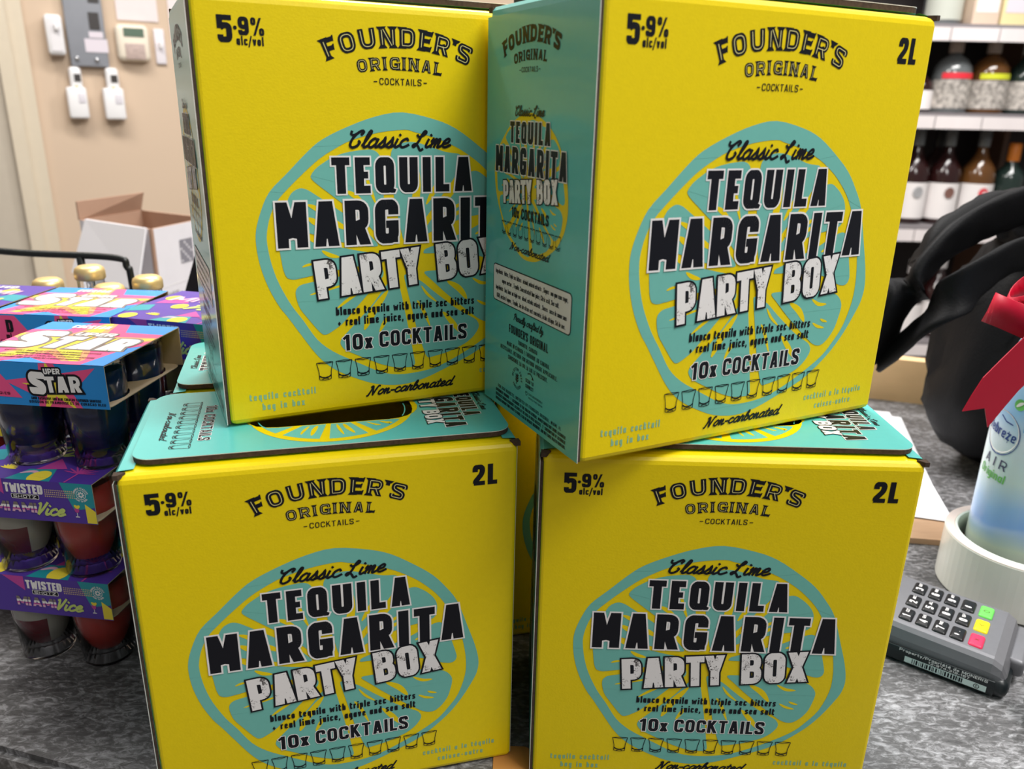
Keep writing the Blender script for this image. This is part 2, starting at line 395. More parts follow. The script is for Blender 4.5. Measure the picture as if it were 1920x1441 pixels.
        if c == 'é': S([(w * .4, .80), (w * .75, .98)], f=.8)
    elif c == 'f': S(rnd([(w * .42, 0), (w * .42, 1 - h), (w, 1 - h)], .2)); S([(0, X - h * .4), (w, X - h * .4)], f=.8)
    elif c == 'g': S(ring(B, XT), True); S(rnd([(Rr, X), (Rr, -.24), (L, -.24)], rl))
    elif c == 'h': S([(L, 0), (L, 1)]); S(rnd([(L, .4), (L, XT), (Rr, XT), (Rr, 0)], rl))
    elif c == 'i': S([(w / 2, 0), (w / 2, X)]); S([(w / 2, .82), (w / 2, .82 + s)])
    elif c == 'j': S(rnd([(w * .6, X), (w * .6, -.24), (0, -.24)], .15)); S([(w * .6, .82), (w * .6, .82 + s)])
    elif c == 'k': S([(L, 0), (L, 1)]); S([(L, .24), (Rr + .03, .76)]); S([(w * .4, .44), (Rr + .05, -.06)])
    elif c == 'l': S([(w / 2, 0), (w / 2, 1)])
    elif c == 'm': S([(L, 0), (L, X)]); S(rnd([(L, .4), (L, XT), (w / 2, XT), (w / 2, 0)], rl * .7)); S(rnd([(w / 2, .4), (w / 2, XT), (Rr, XT), (Rr, 0)], rl * .7))
    elif c == 'n': S([(L, 0), (L, X)]); S(rnd([(L, .4), (L, XT), (Rr, XT), (Rr, 0)], rl))
    elif c == 'o': S(ring(B, XT), True)
    elif c == 'p': S(ring(B, XT), True); S([(L, -.28), (L, X)])
    elif c == 'q': S(ring(B, XT), True); S([(Rr, -.28), (Rr, X)])
    elif c == 'r': S([(L, 0), (L, X)]); S(rnd([(L, .35), (L, XT), (w, XT)], rl))
    elif c == 's': S(rnd([(Rr, .50), (Rr, XT), (L, XT), (L, .40), (Rr, .30), (Rr, B), (L, B), (L, .20)], rl), f=.92)
    elif c == 't': S(rnd([(w * .36, .92), (w * .36, B), (w, B)], .2)); S([(0, X - h * .5), (w, X - h * .5)], f=.85)
    elif c == 'u': S(rnd([(L, X), (L, B), (Rr, B), (Rr, .4)], rl)); S([(Rr, 0), (Rr, X)])
    elif c == 'v': S([(h * .8, X), (w / 2, 0)]); S([(w - h * .8, X), (w / 2, 0)])
    elif c == 'w': S([(h * .7, X), (w * .28, 0)], f=.85); S([(w * .28, 0), (w / 2, X * .8)], f=.8); S([(w * .72, 0), (w / 2, X * .8)], f=.8); S([(w - h * .7, X), (w * .72, 0)], f=.85)
    elif c == 'x': S([(h * .8, 0), (w - h * .8, X)]); S([(h * .8, X), (w - h * .8, 0)])
    elif c == 'y': S([(h * .8, X), (w * .55, .1)]); S([(w - h * .8, X), (w * .3, -.28)])
    elif c == 'z': S([(0, XT), (w, XT)], f=bar); S([(0, B), (w, B)], f=bar); S([(L, B), (Rr, XT)])
    return k
WIDTH = {'I': .0, '1': .34, 'M': .68, 'W': .78, 'A': .60, 'i': .0, 'l': .0, '.': .0, ',': .0, '·': .0, "'": .0, '-': .34, '/': .34, '%': .74, 'm': .66, 'w': .66, 't': .34, 'f': .34, 'r': .34, 'j': .2, 'L': .44, 'E': .44, 'F': .42, 'T': .52, 'Y': .54, 'X': .56, '+': .34}
def gwidth(c, s, wd):
    if c == ' ': return .26
    v = WIDTH.get(c, .57 if c.isupper() or c.isdigit() else .43)
    return s if v == 0 else max(v * wd, s * 1.6)

class Art:
    def __init__(s, clip=None): s.p = []; s.clip = clip          # (points, material, layer); clip: x0, x1, y0, y1
    def conv(s, pts, m, ly=0):
        if s.clip:
            pts = clip_y(list(pts), s.clip[2], s.clip[3])
            if pts: pts = [(y, x) for x, y in clip_y([(y, x) for x, y in pts], s.clip[0], s.clip[1])]
        if len(pts) > 2: s.p.append((list(pts), m, ly))
    def fill(s, contours, m, ly=0):
        if not isinstance(contours[0][0], (list, tuple)): contours = [contours]
        flat = [p for c in contours for p in c]
        for t in tessellate_polygon([[Vector((p[0], p[1], 0)) for p in c] for c in contours]): s.conv([flat[i] for i in t], m, ly)
    def line(s, pts, w, m, ly=0, closed=False, cap=0.0):
        for q in stroke_polys(pts, w, closed, cap): s.conv(q, m, ly)
    def spike(s, pts, w, m, ly=0):
        """tapered stroke, pointed at both ends"""
        P = catmull([(p[0], p[1], 0) for p in pts], 5); n = len(P); lf = []; rt = []
        for i, p in enumerate(P):
            d = (P[min(i + 1, n - 1)] - P[max(i - 1, 0)]).normalized(); k = w / 2 * math.sin(math.pi * (0.04 + .92 * i / (n - 1))) ** .8
            lf.append((p.x - d.y * k, p.y + d.x * k)); rt.append((p.x + d.y * k, p.y - d.x * k))
        for i in range(n - 1): s.conv([lf[i], rt[i], rt[i + 1], lf[i + 1]], m, ly)
    def text(s, txt, h, st=.22, wd=1.0, sp=.10, m=None, ly=0, x=0.0, y=0.0, fit=None, rot=0.0, xf=None, halo=None, hm=None, serif=False, inline=None, slant=0.0, box=None):
        """sans lettering: h cap height, fit total width, halo outline width in mm; xf warps (along, up) -> art plane"""
        ws = [gwidth(c, st, wd) - (1.5 * sp if c == "'" else 0) for c in txt]
        tot = sum(ws) + sp * (len(txt) - 1)
        kx = 1.0
        if fit: kx = fit / (tot * h)
        ca, sa = math.cos(rot), math.sin(rot)
        def place(px, py):
            a, b = px * kx * h + slant * py * h, py * h
            if xf: return xf(a, b)
            return (x + a * ca - b * sa, y + a * sa + b * ca)
        cx = 0.0
        for c, w in zip(txt, ws):
            if c != ' ':
                wk = w * kx                                    # keep stroke weight while letters are squeezed
                g = glyph(c, st, max(wk, st * 1.02) if (w > st * 1.01 and c != "'") else st)
                lowc = -.36 if (c in 'gjpqy,/') else 0.0
                hic = 1.0 if c not in 'acegmnopqrsuvwxyz' else .70
                if c == '/': hic = 1.05
                ox = cx - (.75 * sp if c == "'" else 0)
                def put(e, mm, lay, capx):
                    for pts, cl, f in g:
                        for q in stroke_polys(pts, st * f + 2 * e, cl, e + capx):
                            q = clip_y(q, lowc - e, hic + e) if c not in '·+-é' else q
                            if q: s.conv([place(ox + p[0] / kx, p[1]) for p in q], mm, lay)
                if halo: put(halo / h, hm, ly, 0)
                put(0, m, ly + 1, 0)
                if serif:
                    for pts, cl, f in g:
                        if cl or len(pts) != 2: continue
                        for (p, q) in ((pts[0], pts[1]), (pts[1], pts[0])):
                            if abs(p[0] - q[0]) < .26 * abs(p[1] - q[1]):
                                if p[1] < .05 or p[1] > .95:
                                    yy = 0 if p[1] < .5 else 1; sg = 1 if yy == 0 else -1; b_ = st / 2
                                    s.conv([place(ox + (p[0] - b_ - .12) / kx, yy - sg * .03), place(ox + (p[0] + b_ + .12) / kx, yy - sg * .03), place(ox + (p[0] + b_) / kx, yy + sg * .13), place(ox + (p[0] - b_) / kx, yy + sg * .13)], m, ly + 1)
                            elif abs(p[1] - q[1]) < .02 and p[0] > w * kx * .8:
                                s.conv([place(ox + p[0] / kx, p[1] + .16), place(ox + (p[0] + .07) / kx, p[1] + .16), place(ox + (p[0] + .01) / kx, p[1] - .16), place(ox + (p[0] - .1) / kx, p[1])], m, ly + 1)
                if inline:
                    for pts, cl, f in g:
                        if len(pts) == 2:
                            if abs(pts[0][1] - pts[1][1]) < .3: continue
                            a, b = Vector(pts[0]), Vector(pts[1]); pts = [tuple(a.lerp(b, .14)), tuple(a.lerp(b, .86))]
                        for q in stroke_polys(pts, st * .13, cl): s.conv([place(ox + p[0] / kx, p[1]) for p in clip_y(q, .08, .92)], inline, ly + 2)
            cx += w + sp / 1.0
        return tot * h * kx
    def script(s, txt, xh, x, y, fit, wt, m, ly=0, rot=0.0, xf=None, slant=.30):
        tot = 0
        for c in txt: tot += SCRIPT[c][0] if c in SCRIPT else .45
        kx = fit / (tot * xh); cx = 0
        ca, sa = math.cos(rot), math.sin(rot)
        for c in txt:
            if c not in SCRIPT: cx += .45; continue
            w, strokes = SCRIPT[c]
            for st in strokes:
                pts = [Vector((p[0], p[1], 0)) for p in st]
                if len(pts) > 2: pts = catmull(pts, 5)
                out = []
                for p in pts:
                    a, b = ((cx + p.x) * kx + slant * p.y * kx) * xh, p.y * xh
                    out.append(xf(a, b) if xf else (x + a * ca - b * sa, y + a * sa + b * ca))
                s.line(out, wt, m, ly, cap=wt * .25)
            cx += w
    def build(s, name, parent, mapf, thick=.000045):
        mats = []; v = []; f = []; mi = []
        for pts, m, ly in s.p:
            if m not in mats: mats.append(m)
            ar = sum(pts[i - 1][0] * pts[i][1] - pts[i][0] * pts[i - 1][1] for i in range(len(pts)))
            if ar < 0: pts = pts[::-1]
            o = len(v); v += [tuple(mapf(p[0], p[1], .00008 + ly * thick + 1.1e-6 * (len(f) % 37))) for p in pts]
            f.append(tuple(range(o, o + len(pts)))); mi.append(mats.index(m))
        me = bpy.data.meshes.new(name); me.from_pydata(v, [], f)
        for m in mats: me.materials.append(m)
        me.polygons.foreach_set('material_index', mi); me.update()
        return obj(name, me, parent)
SCRIPT = {
 'a': (.85, [[(.62, .82), (.38, 1), (.10, .62), (.10, .14), (.32, .0), (.58, .35), (.68, .95)], [(.68, .95), (.60, .3), (.70, .02), (.92, .2)]]),
 'c': (.72, [[(.60, .78), (.45, 1), (.15, .75), (.08, .3), (.30, 0), (.56, .1), (.78, .3)]]),
 'e': (.70, [[(.08, .38), (.45, .55), (.52, .88), (.34, 1), (.10, .65), (.10, .2), (.34, 0), (.75, .28)]]),
 'i': (.45, [[(.16, .95), (.10, .25), (.22, 0), (.48, .22)], [(.22, 1.38), (.26, 1.46)]]),
 'l': (.44, [[(.0, .2), (.28, 1.15), (.38, 1.75), (.25, 1.82), (.13, 1.2), (.10, .3), (.22, 0), (.48, .22)]]),
 's': (.62, [[(.0, .2), (.28, .75), (.36, 1.08), (.42, .7), (.46, .3), (.30, 0), (.08, .1)], [(.30, 0), (.66, .22)]]),
 'm': (1.0, [[(.02, .7), (.12, .95), (.10, .0)], [(.10, .3), (.32, .95), (.42, .8), (.38, 0)], [(.38, .3), (.62, .95), (.72, .8), (.66, .15), (.76, 0), (1.0, .22)]]),
 'n': (.74, [[(.02, .7), (.12, .95), (.10, 0)], [(.10, .3), (.36, .95), (.47, .8), (.41, .15), (.50, 0), (.76, .22)]]),
 'o': (.72, [[(.38, 1), (.10, .62), (.10, .15), (.34, 0), (.60, .4), (.55, .85), (.38, 1)], [(.50, .86), (.80, .75)]]),
 'r': (.62, [[(.0, .3), (.15, 1.08), (.22, .85), (.44, .9), (.36, .3), (.44, 0), (.66, .22)]]),
 'b': (.70, [[(.0, .2), (.28, 1.15), (.36, 1.75), (.24, 1.8), (.12, 1.1), (.10, .2), (.32, 0), (.56, .4), (.46, .9), (.30, .8)], [(.48, .75), (.74, .6)]]),
 't': (.48, [[(.26, 1.55), (.14, .3), (.24, 0), (.50, .22)], [(-.02, 1.05), (.46, 1.1)]]),
 'd': (.85, [[(.62, .82), (.38, 1), (.10, .62), (.10, .14), (.32, 0), (.60, .4), (.80, 1.8)], [(.80, 1.8), (.62, .3), (.72, .02), (.94, .2)]]),
 'u': (.80, [[(.02, .6), (.12, .95), (.10, .2), (.26, 0), (.50, .4), (.58, .95)], [(.58, .95), (.52, .2), (.60, 0), (.82, .22)]]),
 'y': (.75, [[(.02, .6), (.12, .95), (.12, .3), (.28, .05), (.54, .9)], [(.54, .9), (.40, -.4), (.2, -.75), (.1, -.5), (.4, -.1), (.78, .2)]]),
 'f': (.52, [[(.0, .1), (.33, 1.2), (.48, 1.75), (.35, 1.82), (.2, .8), (.08, -.6), (.2, -.6), (.25, 0), (.56, .2)]]),
 'C': (.98, [[(-.22, 1.80), (-.20, 1.50), (.00, 1.36), (.22, 1.50)], [(.62, 1.42), (.74, 1.72), (.58, 1.86), (.26, 1.55), (.02, .9), (.02, .25), (.26, -.02), (.58, .18), (.70, .55), (.56, .72)]]),
 'L': (.98, [[(.05, 1.45), (.25, 1.2), (.60, 1.45), (.72, 1.75), (.56, 1.88), (.42, 1.4), (.34, .7), (.12, .05), (-.02, .2), (.15, .38), (.45, .1), (.72, -.35), (.92, -.2)]]),
 'N': (1.20, [[(-.05, -.08), (.10, .06), (.26, 1.0), (.34, 1.7)], [(.10, 1.6), (.34, 1.75), (.50, .8), (.62, .02)], [(.62, .02), (.78, 1.0), (.95, 1.7), (1.15, 1.72)]]),
 'P': (.85, [[(.12, -.05), (.28, .9), (.34, 1.7)], [(.0, 1.3), (.2, 1.72), (.62, 1.8), (.78, 1.4), (.52, .95), (.28, .95)]]),
 'V': (.80, [[(.0, 1.6), (.14, 1.7), (.18, .8), (.22, .02)], [(.22, .02), (.5, .9), (.72, 1.9)]]),
 '-': (.55, [[(.08, .5), (.48, .52)]]),
}
OUTER = [(90.0, 145.8), (77.2, 143.8), (64.6, 139.5), (52.0, 133.7), (44.5, 128.0), (34.5, 118.4), (26.4, 110.6), (22.0, 102.2), (19.2, 93.7), (18.7, 86.6), (19.7, 77.3), (22.7, 66.7), (27.0, 57.3), (30.7, 51.6), (35.7, 43.4), (43.2, 31.6), (50.6, 23.9), (60.8, 17.8), (72.8, 12.7), (86.3, 10.7), (98.8, 12.6), (112.7, 17.6), (126.3, 23.2), (134.8, 28.6), (144.4, 36.8), (151.6, 45.6), (158.3, 56.9), (160.6, 63.2), (160.9, 69.9), (158.9, 79.2), (155.1, 90.9), (149.6, 107.1), (143.7, 116.4), (137.2, 124.2), (128.3, 131.3), (116.9, 138.8), (105.9, 142.9)]
INNER = [(90.9, 138.0), (78.0, 136.6), (65.2, 133.2), (57.6, 129.6), (50.0, 125.1), (42.5, 119.0), (34.9, 112.1), (29.4, 106.3), (25.9, 99.8), (23.9, 92.6), (23.6, 86.7), (24.9, 77.5), (27.6, 68.2), (32.6, 57.5), (37.6, 49.7), (43.8, 39.4), (51.1, 32.6), (60.1, 27.2), (66.1, 23.8), (75.1, 19.0), (84.0, 16.5), (95.5, 16.5), (106.8, 18.4), (120.5, 24.1), (131.2, 29.9), (139.0, 35.2), (144.4, 41.1), (150.0, 49.0), (153.8, 60.9), (154.2, 70.4), (153.2, 79.0), (151.2, 88.5), (148.3, 96.9), (143.7, 105.7), (138.9, 113.1), (132.6, 119.7), (126.6, 124.5), (118.0, 129.7), (107.0, 134.2), (96.2, 136.9)]
SEGS = [[(44.8, 116.9), (47.7, 120.7), (54.8, 125.2), (60.4, 127.3), (68.2, 128.7), (75.0, 129.1), (78.1, 127.2), (79.0, 122.9), (79.7, 105.4), (80.8, 85.4), (78.6, 85.3), (73.1, 92.3), (60.8, 103.5), (47.1, 114.4)], [(32.8, 93.6), (32.7, 103.8), (36.1, 110.3), (40.3, 112.2), (43.5, 111.2), (49.7, 107.0), (61.1, 99.0), (70.5, 91.0), (77.2, 83.3), (69.5, 83.7), (52.8, 87.7), (43.3, 91.3)], [(28.5, 88.9), (28.9, 84.3), (30.0, 74.4), (31.3, 70.7), (34.2, 69.7), (38.5, 70.3), (45.7, 71.6), (59.3, 73.7), (78.5, 75.4), (79.7, 79.4), (66.9, 81.6), (53.0, 85.1), (43.5, 88.1)], [(34.9, 62.0), (35.0, 64.8), (37.1, 67.0), (44.2, 68.3), (54.1, 69.5), (65.0, 71.2), (78.2, 72.4), (78.5, 69.0), (66.3, 56.3), (55.9, 45.5), (49.4, 41.8), (47.1, 41.3), (44.7, 43.7), (36.1, 55.9)], [(54.9, 36.3), (55.6, 38.5), (61.6, 44.3), (72.0, 54.5), (81.0, 65.7), (85.3, 67.9), (87.3, 58.5), (91.1, 37.7), (93.9, 21.2), (92.3, 19.7), (83.7, 20.1), (74.7, 23.4), (65.7, 28.1), (56.8, 32.8)], [(88.4, 69.7), (95.6, 37.8), (99.8, 25.1), (101.1, 23.7), (111.8, 25.5), (122.7, 29.6), (127.3, 33.3), (129.7, 37.0), (130.0, 39.1), (128.5, 41.9), (117.5, 48.5), (105.2, 58.4), (97.8, 65.0)], [(98.3, 69.7), (109.4, 69.8), (126.0, 69.4), (141.9, 65.9), (145.1, 63.3), (146.9, 59.9), (146.6, 56.5), (144.5, 48.1), (140.7, 43.0), (137.1, 40.4), (133.8, 40.3), (130.2, 41.9), (123.3, 47.3), (110.8, 57.9), (103.3, 65.2)], [(99.0, 78.8), (108.4, 78.5), (130.6, 75.9), (141.8, 70.6), (145.8, 69.7), (148.4, 70.5), (149.4, 73.2), (148.6, 76.5), (147.5, 80.5), (145.2, 88.3), (143.0, 94.1), (140.8, 96.0), (138.2, 95.9), (128.5, 91.7), (113.0, 85.2), (99.9, 80.8)], [(96.6, 85.3), (103.3, 89.5), (112.0, 93.0), (122.5, 96.0), (133.1, 97.6), (138.2, 99.1), (139.2, 103.6), (139.2, 107.4), (137.5, 111.2), (133.7, 115.4), (129.1, 118.4), (126.9, 118.8), (124.3, 118.2), (117.2, 111.7), (106.9, 100.0), (102.7, 94.0), (97.0, 87.3)], [(83.7, 126.8), (84.5, 129.3), (86.9, 131.2), (91.5, 132.5), (96.7, 132.4), (106.5, 129.4), (111.5, 127.7), (118.4, 127.0), (119.6, 126.1), (116.7, 116.1), (107.9, 105.1), (100.8, 96.5), (91.1, 86.4), (89.0, 85.7), (84.8, 105.6)]]
SPIKES = [([(42.9, 104.5), (48.0, 101.8), (52.7, 96.2)], 2.4), ([(42.8, 98.4), (46.7, 96.0), (52.3, 94.2)], 2.9), ([(53.7, 97.5), (57.1, 94.7), (61.7, 92.3)], 2.7), ([(42.9, 88.7), (48.4, 87.6), (56.1, 87.2)], 3.7), ([(48.5, 82.8), (52.2, 80.5), (56.7, 79.3)], 2.1), ([(38.8, 75.5), (41.5, 76.4), (45.9, 76.9)], 1.2), ([(41.6, 61.9), (49.0, 63.6), (65.9, 67.2)], 1.2), ([(54.4, 54.2), (60.0, 58.1), (66.4, 61.8)], 1.6), ([(67.5, 42.1), (72.3, 51.0), (80.3, 61.3)], 3.7), ([(75.3, 40.2), (77.9, 44.9), (80.5, 47.8)], 2.1), ([(61.6, 110.2), (65.2, 108.1), (69.2, 105.1)], 2.4), ([(71.3, 117.7), (72.9, 111.5), (75.7, 103.7)], 1.8), ([(97.1, 119.8), (95.9, 106.6), (90.6, 92.2)], 4.0), ([(101.2, 103.0), (106.6, 111.4), (110.4, 115.3)], 2.9), ([(103.1, 95.3), (107.3, 101.3), (117.4, 110.5)], 3.2), ([(106.7, 92.8), (112.4, 98.9), (122.7, 104.3)], 2.1), ([(110.9, 93.6), (117.9, 98.4), (122.8, 99.5)], 1.9), ([(118.1, 88.0), (125.2, 92.2), (131.4, 94.3)], 4.0), ([(127.5, 87.2), (129.0, 87.9), (131.1, 88.5)], 1.2), ([(97.9, 62.4), (101.3, 57.6), (106.3, 53.3)], 1.4), ([(112.0, 63.8), (118.4, 59.6), (123.0, 53.6)], 3.2), ([(126.1, 64.5), (130.9, 61.7), (136.2, 61.3)], 1.8), ([(128.7, 52.5), (132.4, 50.4), (136.8, 49.3)], 1.5), ([(133.5, 54.1), (135.7, 53.0), (138.4, 52.2)], 1.3), ([(95.5, 55.0), (98.6, 49.9), (102.4, 40.6)], 1.8), ([(109.5, 47.8), (114.4, 42.1), (119.1, 35.9)], 2.9), ([(32.3, 101.3), (34.6, 98.8), (36.7, 100.1)], 2.1)]

# ------------------------------------------------------------------ setting: counter, splash, wall
def counter_mat():
    m = bpy.data.materials.new('grey_laminate'); m.use_nodes = True
    nt = m.node_tree; b = nt.nodes['Principled BSDF']
    tc = nt.nodes.new('ShaderNodeTexCoord')
    mp = nt.nodes.new('ShaderNodeMapping'); mp.inputs['Rotation'].default_value = (0, 0, R(35)); mp.inputs['Scale'].default_value = (1.0, 2.2, 1.0)
    nt.links.new(tc.outputs['Object'], mp.inputs['Vector'])
    n1 = nt.nodes.new('ShaderNodeTexNoise'); n1.inputs['Scale'].default_value = 130; n1.inputs['Detail'].default_value = 8; n1.inputs['Roughness'].default_value = 0.72; n1.inputs['Distortion'].default_value = 0.8
    n2 = nt.nodes.new('ShaderNodeTexNoise'); n2.inputs['Scale'].default_value = 14; n2.inputs['Detail'].default_value = 4
    nt.links.new(mp.outputs['Vector'], n1.inputs['Vector']); nt.links.new(mp.outputs['Vector'], n2.inputs['Vector'])
    ad = nt.nodes.new('ShaderNodeMath'); ad.operation = 'MULTIPLY_ADD'; ad.inputs[1].default_value = 0.35; 
    nt.links.new(n2.outputs['Fac'], ad.inputs[0]); nt.links.new(n1.outputs['Fac'], ad.inputs[2])
    rp = nt.nodes.new('ShaderNodeValToRGB'); e = rp.color_ramp.elements
    e[0].position = 0.45; e[0].color = (0.030, 0.029, 0.030, 1)
    e[1].position = 0.92; e[1].color = (0.46, 0.46, 0.48, 1)
    x = rp.color_ramp.elements.new(0.66); x.color = (0.10, 0.098, 0.10, 1)
    nt.links.new(ad.outputs[0], rp.inputs['Fac']); nt.links.new(rp.outputs['Color'], b.inputs['Base Color'])
    b.inputs['Roughness'].default_value = 0.42
    bp = nt.nodes.new('ShaderNodeBump'); bp.inputs['Strength'].default_value = 0.25; bp.inputs['Distance'].default_value = 0.0006
    nt.links.new(n1.outputs['Fac'], bp.inputs['Height']); nt.links.new(bp.outputs['Normal'], b.inputs['Normal'])
    return m
LAM = counter_mat()
def front_y(x): return 0.352 - 0.275 * (x + 0.283)
cpoly = [(-1.2, front_y(-1.2)), (0.9, front_y(0.9)), (1.5, front_y(1.5)), (1.5, 0.645), (0.479, 0.992), (0.30, 1.053), (0.30, 1.45), (-1.2, 1.45)]
cm = MB(); cm.prism(cpoly, -0.04, -0.004, 0); cm.prism([(x, y + (0.004 if i < 3 else 0)) for i, (x, y) in enumerate(cpoly)], -0.004, 0.0, 0)
counter = empty('store_counter', (0, 0, 0), 0, 'store counter with dark grey speckled laminate top under the cartons', 'counter')
cm.build('top_board', LAM, counter)
cf = MB(); cf.box(-1.2, 1.5, 0.45, 0.85, -0.95, -0.04)
cf.build('base', mat('counter_base_brown', (0.10, 0.07, 0.05), 0.6, var=0.1), counter)
TANWOOD = mat('tan_splash', (0.78, 0.52, 0.27), 0.55, var=0.08, vscale=8, stretch=(1, 8, 8))
M_ = Matrix.Translation((0.479, 0.995, 0)) @ Matrix.Rotation(math.atan2(-0.34, 1.0), 4, 'Z')
sp_ = MB(); sp_.box(-0.18, 0.95, -0.020, 0.0, 0.0, 0.056, M=M_)
sp_.build('splash_strip', TANWOOD, counter)['label'] = 'tan wooden splash strip'
flo = MB(); flo.box(-5, 6, -3, 6, -1.0, -0.95)
tag(flo.build('floor', mat('floor_tile', (0.28, 0.25, 0.22), 0.6, var=0.15, vscale=3)), kind='structure')

# ------------------------------------------------------------------ carton
CW, CH, CD = 0.180, 0.1927, 0.100
def stadium(x0, x1, y0, y1, n=10):
    r = (y1 - y0) / 2; cy = (y0 + y1) / 2; out = []
    for i in range(n + 1): a = R(-90 + 180 * i / n); out.append((x1 - r + r * math.cos(a), cy + r * math.sin(a)))
    for i in range(n + 1): a = R(90 + 180 * i / n); out.append((x0 + r + r * math.cos(a), cy + r * math.sin(a)))
    return out
HOLE = stadium(0.050, 0.138, 0.033, 0.067)
def loops_body():
    b = MB()
    spec = [(0.0, 0.0030), (0.0004, 0.0016), (0.0014, 0.0005), (0.003, 0.0), (CH - 0.0045, 0.0), (CH - 0.0026, 0.0004), (CH - 0.0012, 0.0015), (CH - 0.0004, 0.0031), (CH, 0.0052)]
    rings = [[(p[0], p[1], z) for p in rrect(i, i, CW - i, CD - i, 0.002, 3)] for z, i in spec]
    n = len(rings[0])
    for a, c in zip(rings, rings[1:]):
        b.add(a + c, [(i, (i + 1) % n, n + (i + 1) % n, n + i) for i in range(n)])
    b.add(rings[0], [tuple(reversed(range(n)))])
    top = [(p[0], p[1]) for p in rings[-1]]
    flat = top + HOLE
    tr = tessellate_polygon([[Vector((p[0], p[1], 0)) for p in top], [Vector((p[0], p[1], 0)) for p in HOLE]])
    b.add([(p[0], p[1], CH) for p in flat], [tuple(t) for t in tr])
    return b

LIMEC = (90.0, 78.0)
def lime_art(a, xf, ring=True, ly=0, disc=False):
    tm = TEALF if ring else TEAL
    T = lambda pts: [xf(*p) for p in pts]
    o = [(p.x, p.y) for p in catmull([(x, y, 0) for x, y in OUTER], 3, True)]
    i = [(p.x, p.y) for p in catmull([(x, y, 0) for x, y in INNER], 3, True)]
    if ring: a.fill([T(o), T(i)], tm, ly)
    if disc: a.fill([T(i)], YELLOW, ly)
    for sg in SEGS: a.fill([T(rnd(sg, 3.0, True, 3))], tm, ly + 1)
    for pts, w in SPIKES:
        k = (Vector(xf(1, 0)) - Vector(xf(0, 0))).length
        a.spike(T(pts), max(w, .9) * k, YELLOW, ly + 2)

def glasses(a, x0, x1, yb, yt, m, ly, xf=lambda x, y: (x, y), lw=.34, n=10):
    pitch = (x1 - x0) / (n - .12); w = pitch * .84; h = yt - yb
    for i in range(n):
        gx = x0 + i * pitch
        q = lambda u, v: xf(gx + u * w, yb + v * h)
        a.line([q(0, .97), q(.5, 1.0), q(1, .97), q(.5, .90), q(0, .97)], lw, m, ly)
        a.line([q(0, .97), q(.06, .75), q(.13, .45), q(.14, .06)], lw, m, ly)
        a.line([q(1, .97), q(.94, .75), q(.87, .45), q(.86, .06)], lw, m, ly)
        a.line([q(.14, .05), q(.5, .0), q(.86, .05)], lw, m, ly)
        a.fill([[q(.14, .30), q(.30, .20), q(.5, .17), q(.7, .20), q(.86, .30), q(.86, .20), q(.66, .12), q(.34, .12), q(.14, .20)]], m, ly)
        a.line([q(.30, .05), q(.42, .10), q(.58, .10), q(.70, .05)], lw, m, ly)

def arc_xf(cx, cy, Rad, half, k=1.0):
    """text laid on a circle: (along, up) measured from the left end"""
    def f(a, b):
        t = (a - half) / Rad; rr = Rad + b
        return (cx + k * rr * math.sin(t), cy + k * (rr * math.cos(t) - Rad))
    return f
def brand_art(a, cx, by, k, inline):
    """arched brand lettering; (cx, by): middle of the arched baseline"""
    a.text("FOUNDER'S", 8.6, st=.27, wd=1.3, sp=.19, m=INK, ly=0, fit=69, xf=arc_xf(cx, by, 87.4, 34.5, k), serif=True, inline=inline)
    a.text("ORIGINAL", 5.5, st=.25, wd=1.25, sp=.2, m=INK, ly=0, fit=40, xf=arc_xf(cx, by - 9.6 * k, 107, 20, k), serif=True, inline=inline)
    bx = lambda x, y: (cx + k * x, by + k * y)
    a.text("COCKTAILS", 2.9, st=.15, wd=1.0, sp=.16, m=INK, ly=1, fit=20.4, xf=lambda p, q: bx(p - 10.2, q - 16.2))
    a.line([bx(-12.9, -14.9), bx(-11.2, -14.9)], .45 * k, INK, 2); a.line([bx(11.2, -14.9), bx(12.9, -14.9)], .45 * k, INK, 2)
def product_art(a, xf, k, ly=4):
    """product name block in front-panel millimetres"""
    t = lambda x, y: (lambda p, q: xf(x + p, y + q))
    a.script('Classic Lime', 3.95, 0, 0, 49.5, 1.2 * k, INK, ly, xf=t(63.8, 130.0), slant=.28)
    a.text('TEQUILA', 16.5, st=.25, wd=1.0, sp=.155, m=INK, ly=ly, fit=70.6, xf=t(55.1, 109.0), halo=.75, hm=WHITE_INK)
    a.text('MARGARITA', 21.0, st=.243, wd=1.0, sp=.14, m=INK, ly=ly + 2, fit=124.8, xf=t(28.3, 84.8), halo=.85, hm=WHITE_INK)
    ra = math.atan2(8.1, 97.0); ca, sa = math.cos(ra), math.sin(ra)
    rt = lambda p, q: xf(45.6 + p * ca - q * sa, 59.4 + p * sa + q * ca)
    a.text('PARTY', 18.6, st=.238, wd=1.0, sp=.03, m=WORN, ly=ly + 5, fit=53.0, xf=rt, halo=.9, hm=INK)
    a.text('BOX', 18.6, st=.232, wd=1.0, sp=.07, m=WORN, ly=ly + 5, fit=34.0, xf=lambda p, q: rt(p + 61.8, q), halo=.9, hm=INK)

def tiny(a, txt, x, y, h, fit, m, ly=0, xf=None, st=.16):
    a.text(txt, h, st=st, wd=.95, sp=.12, m=m, ly=ly, x=x, y=y, fit=fit, xf=xf)

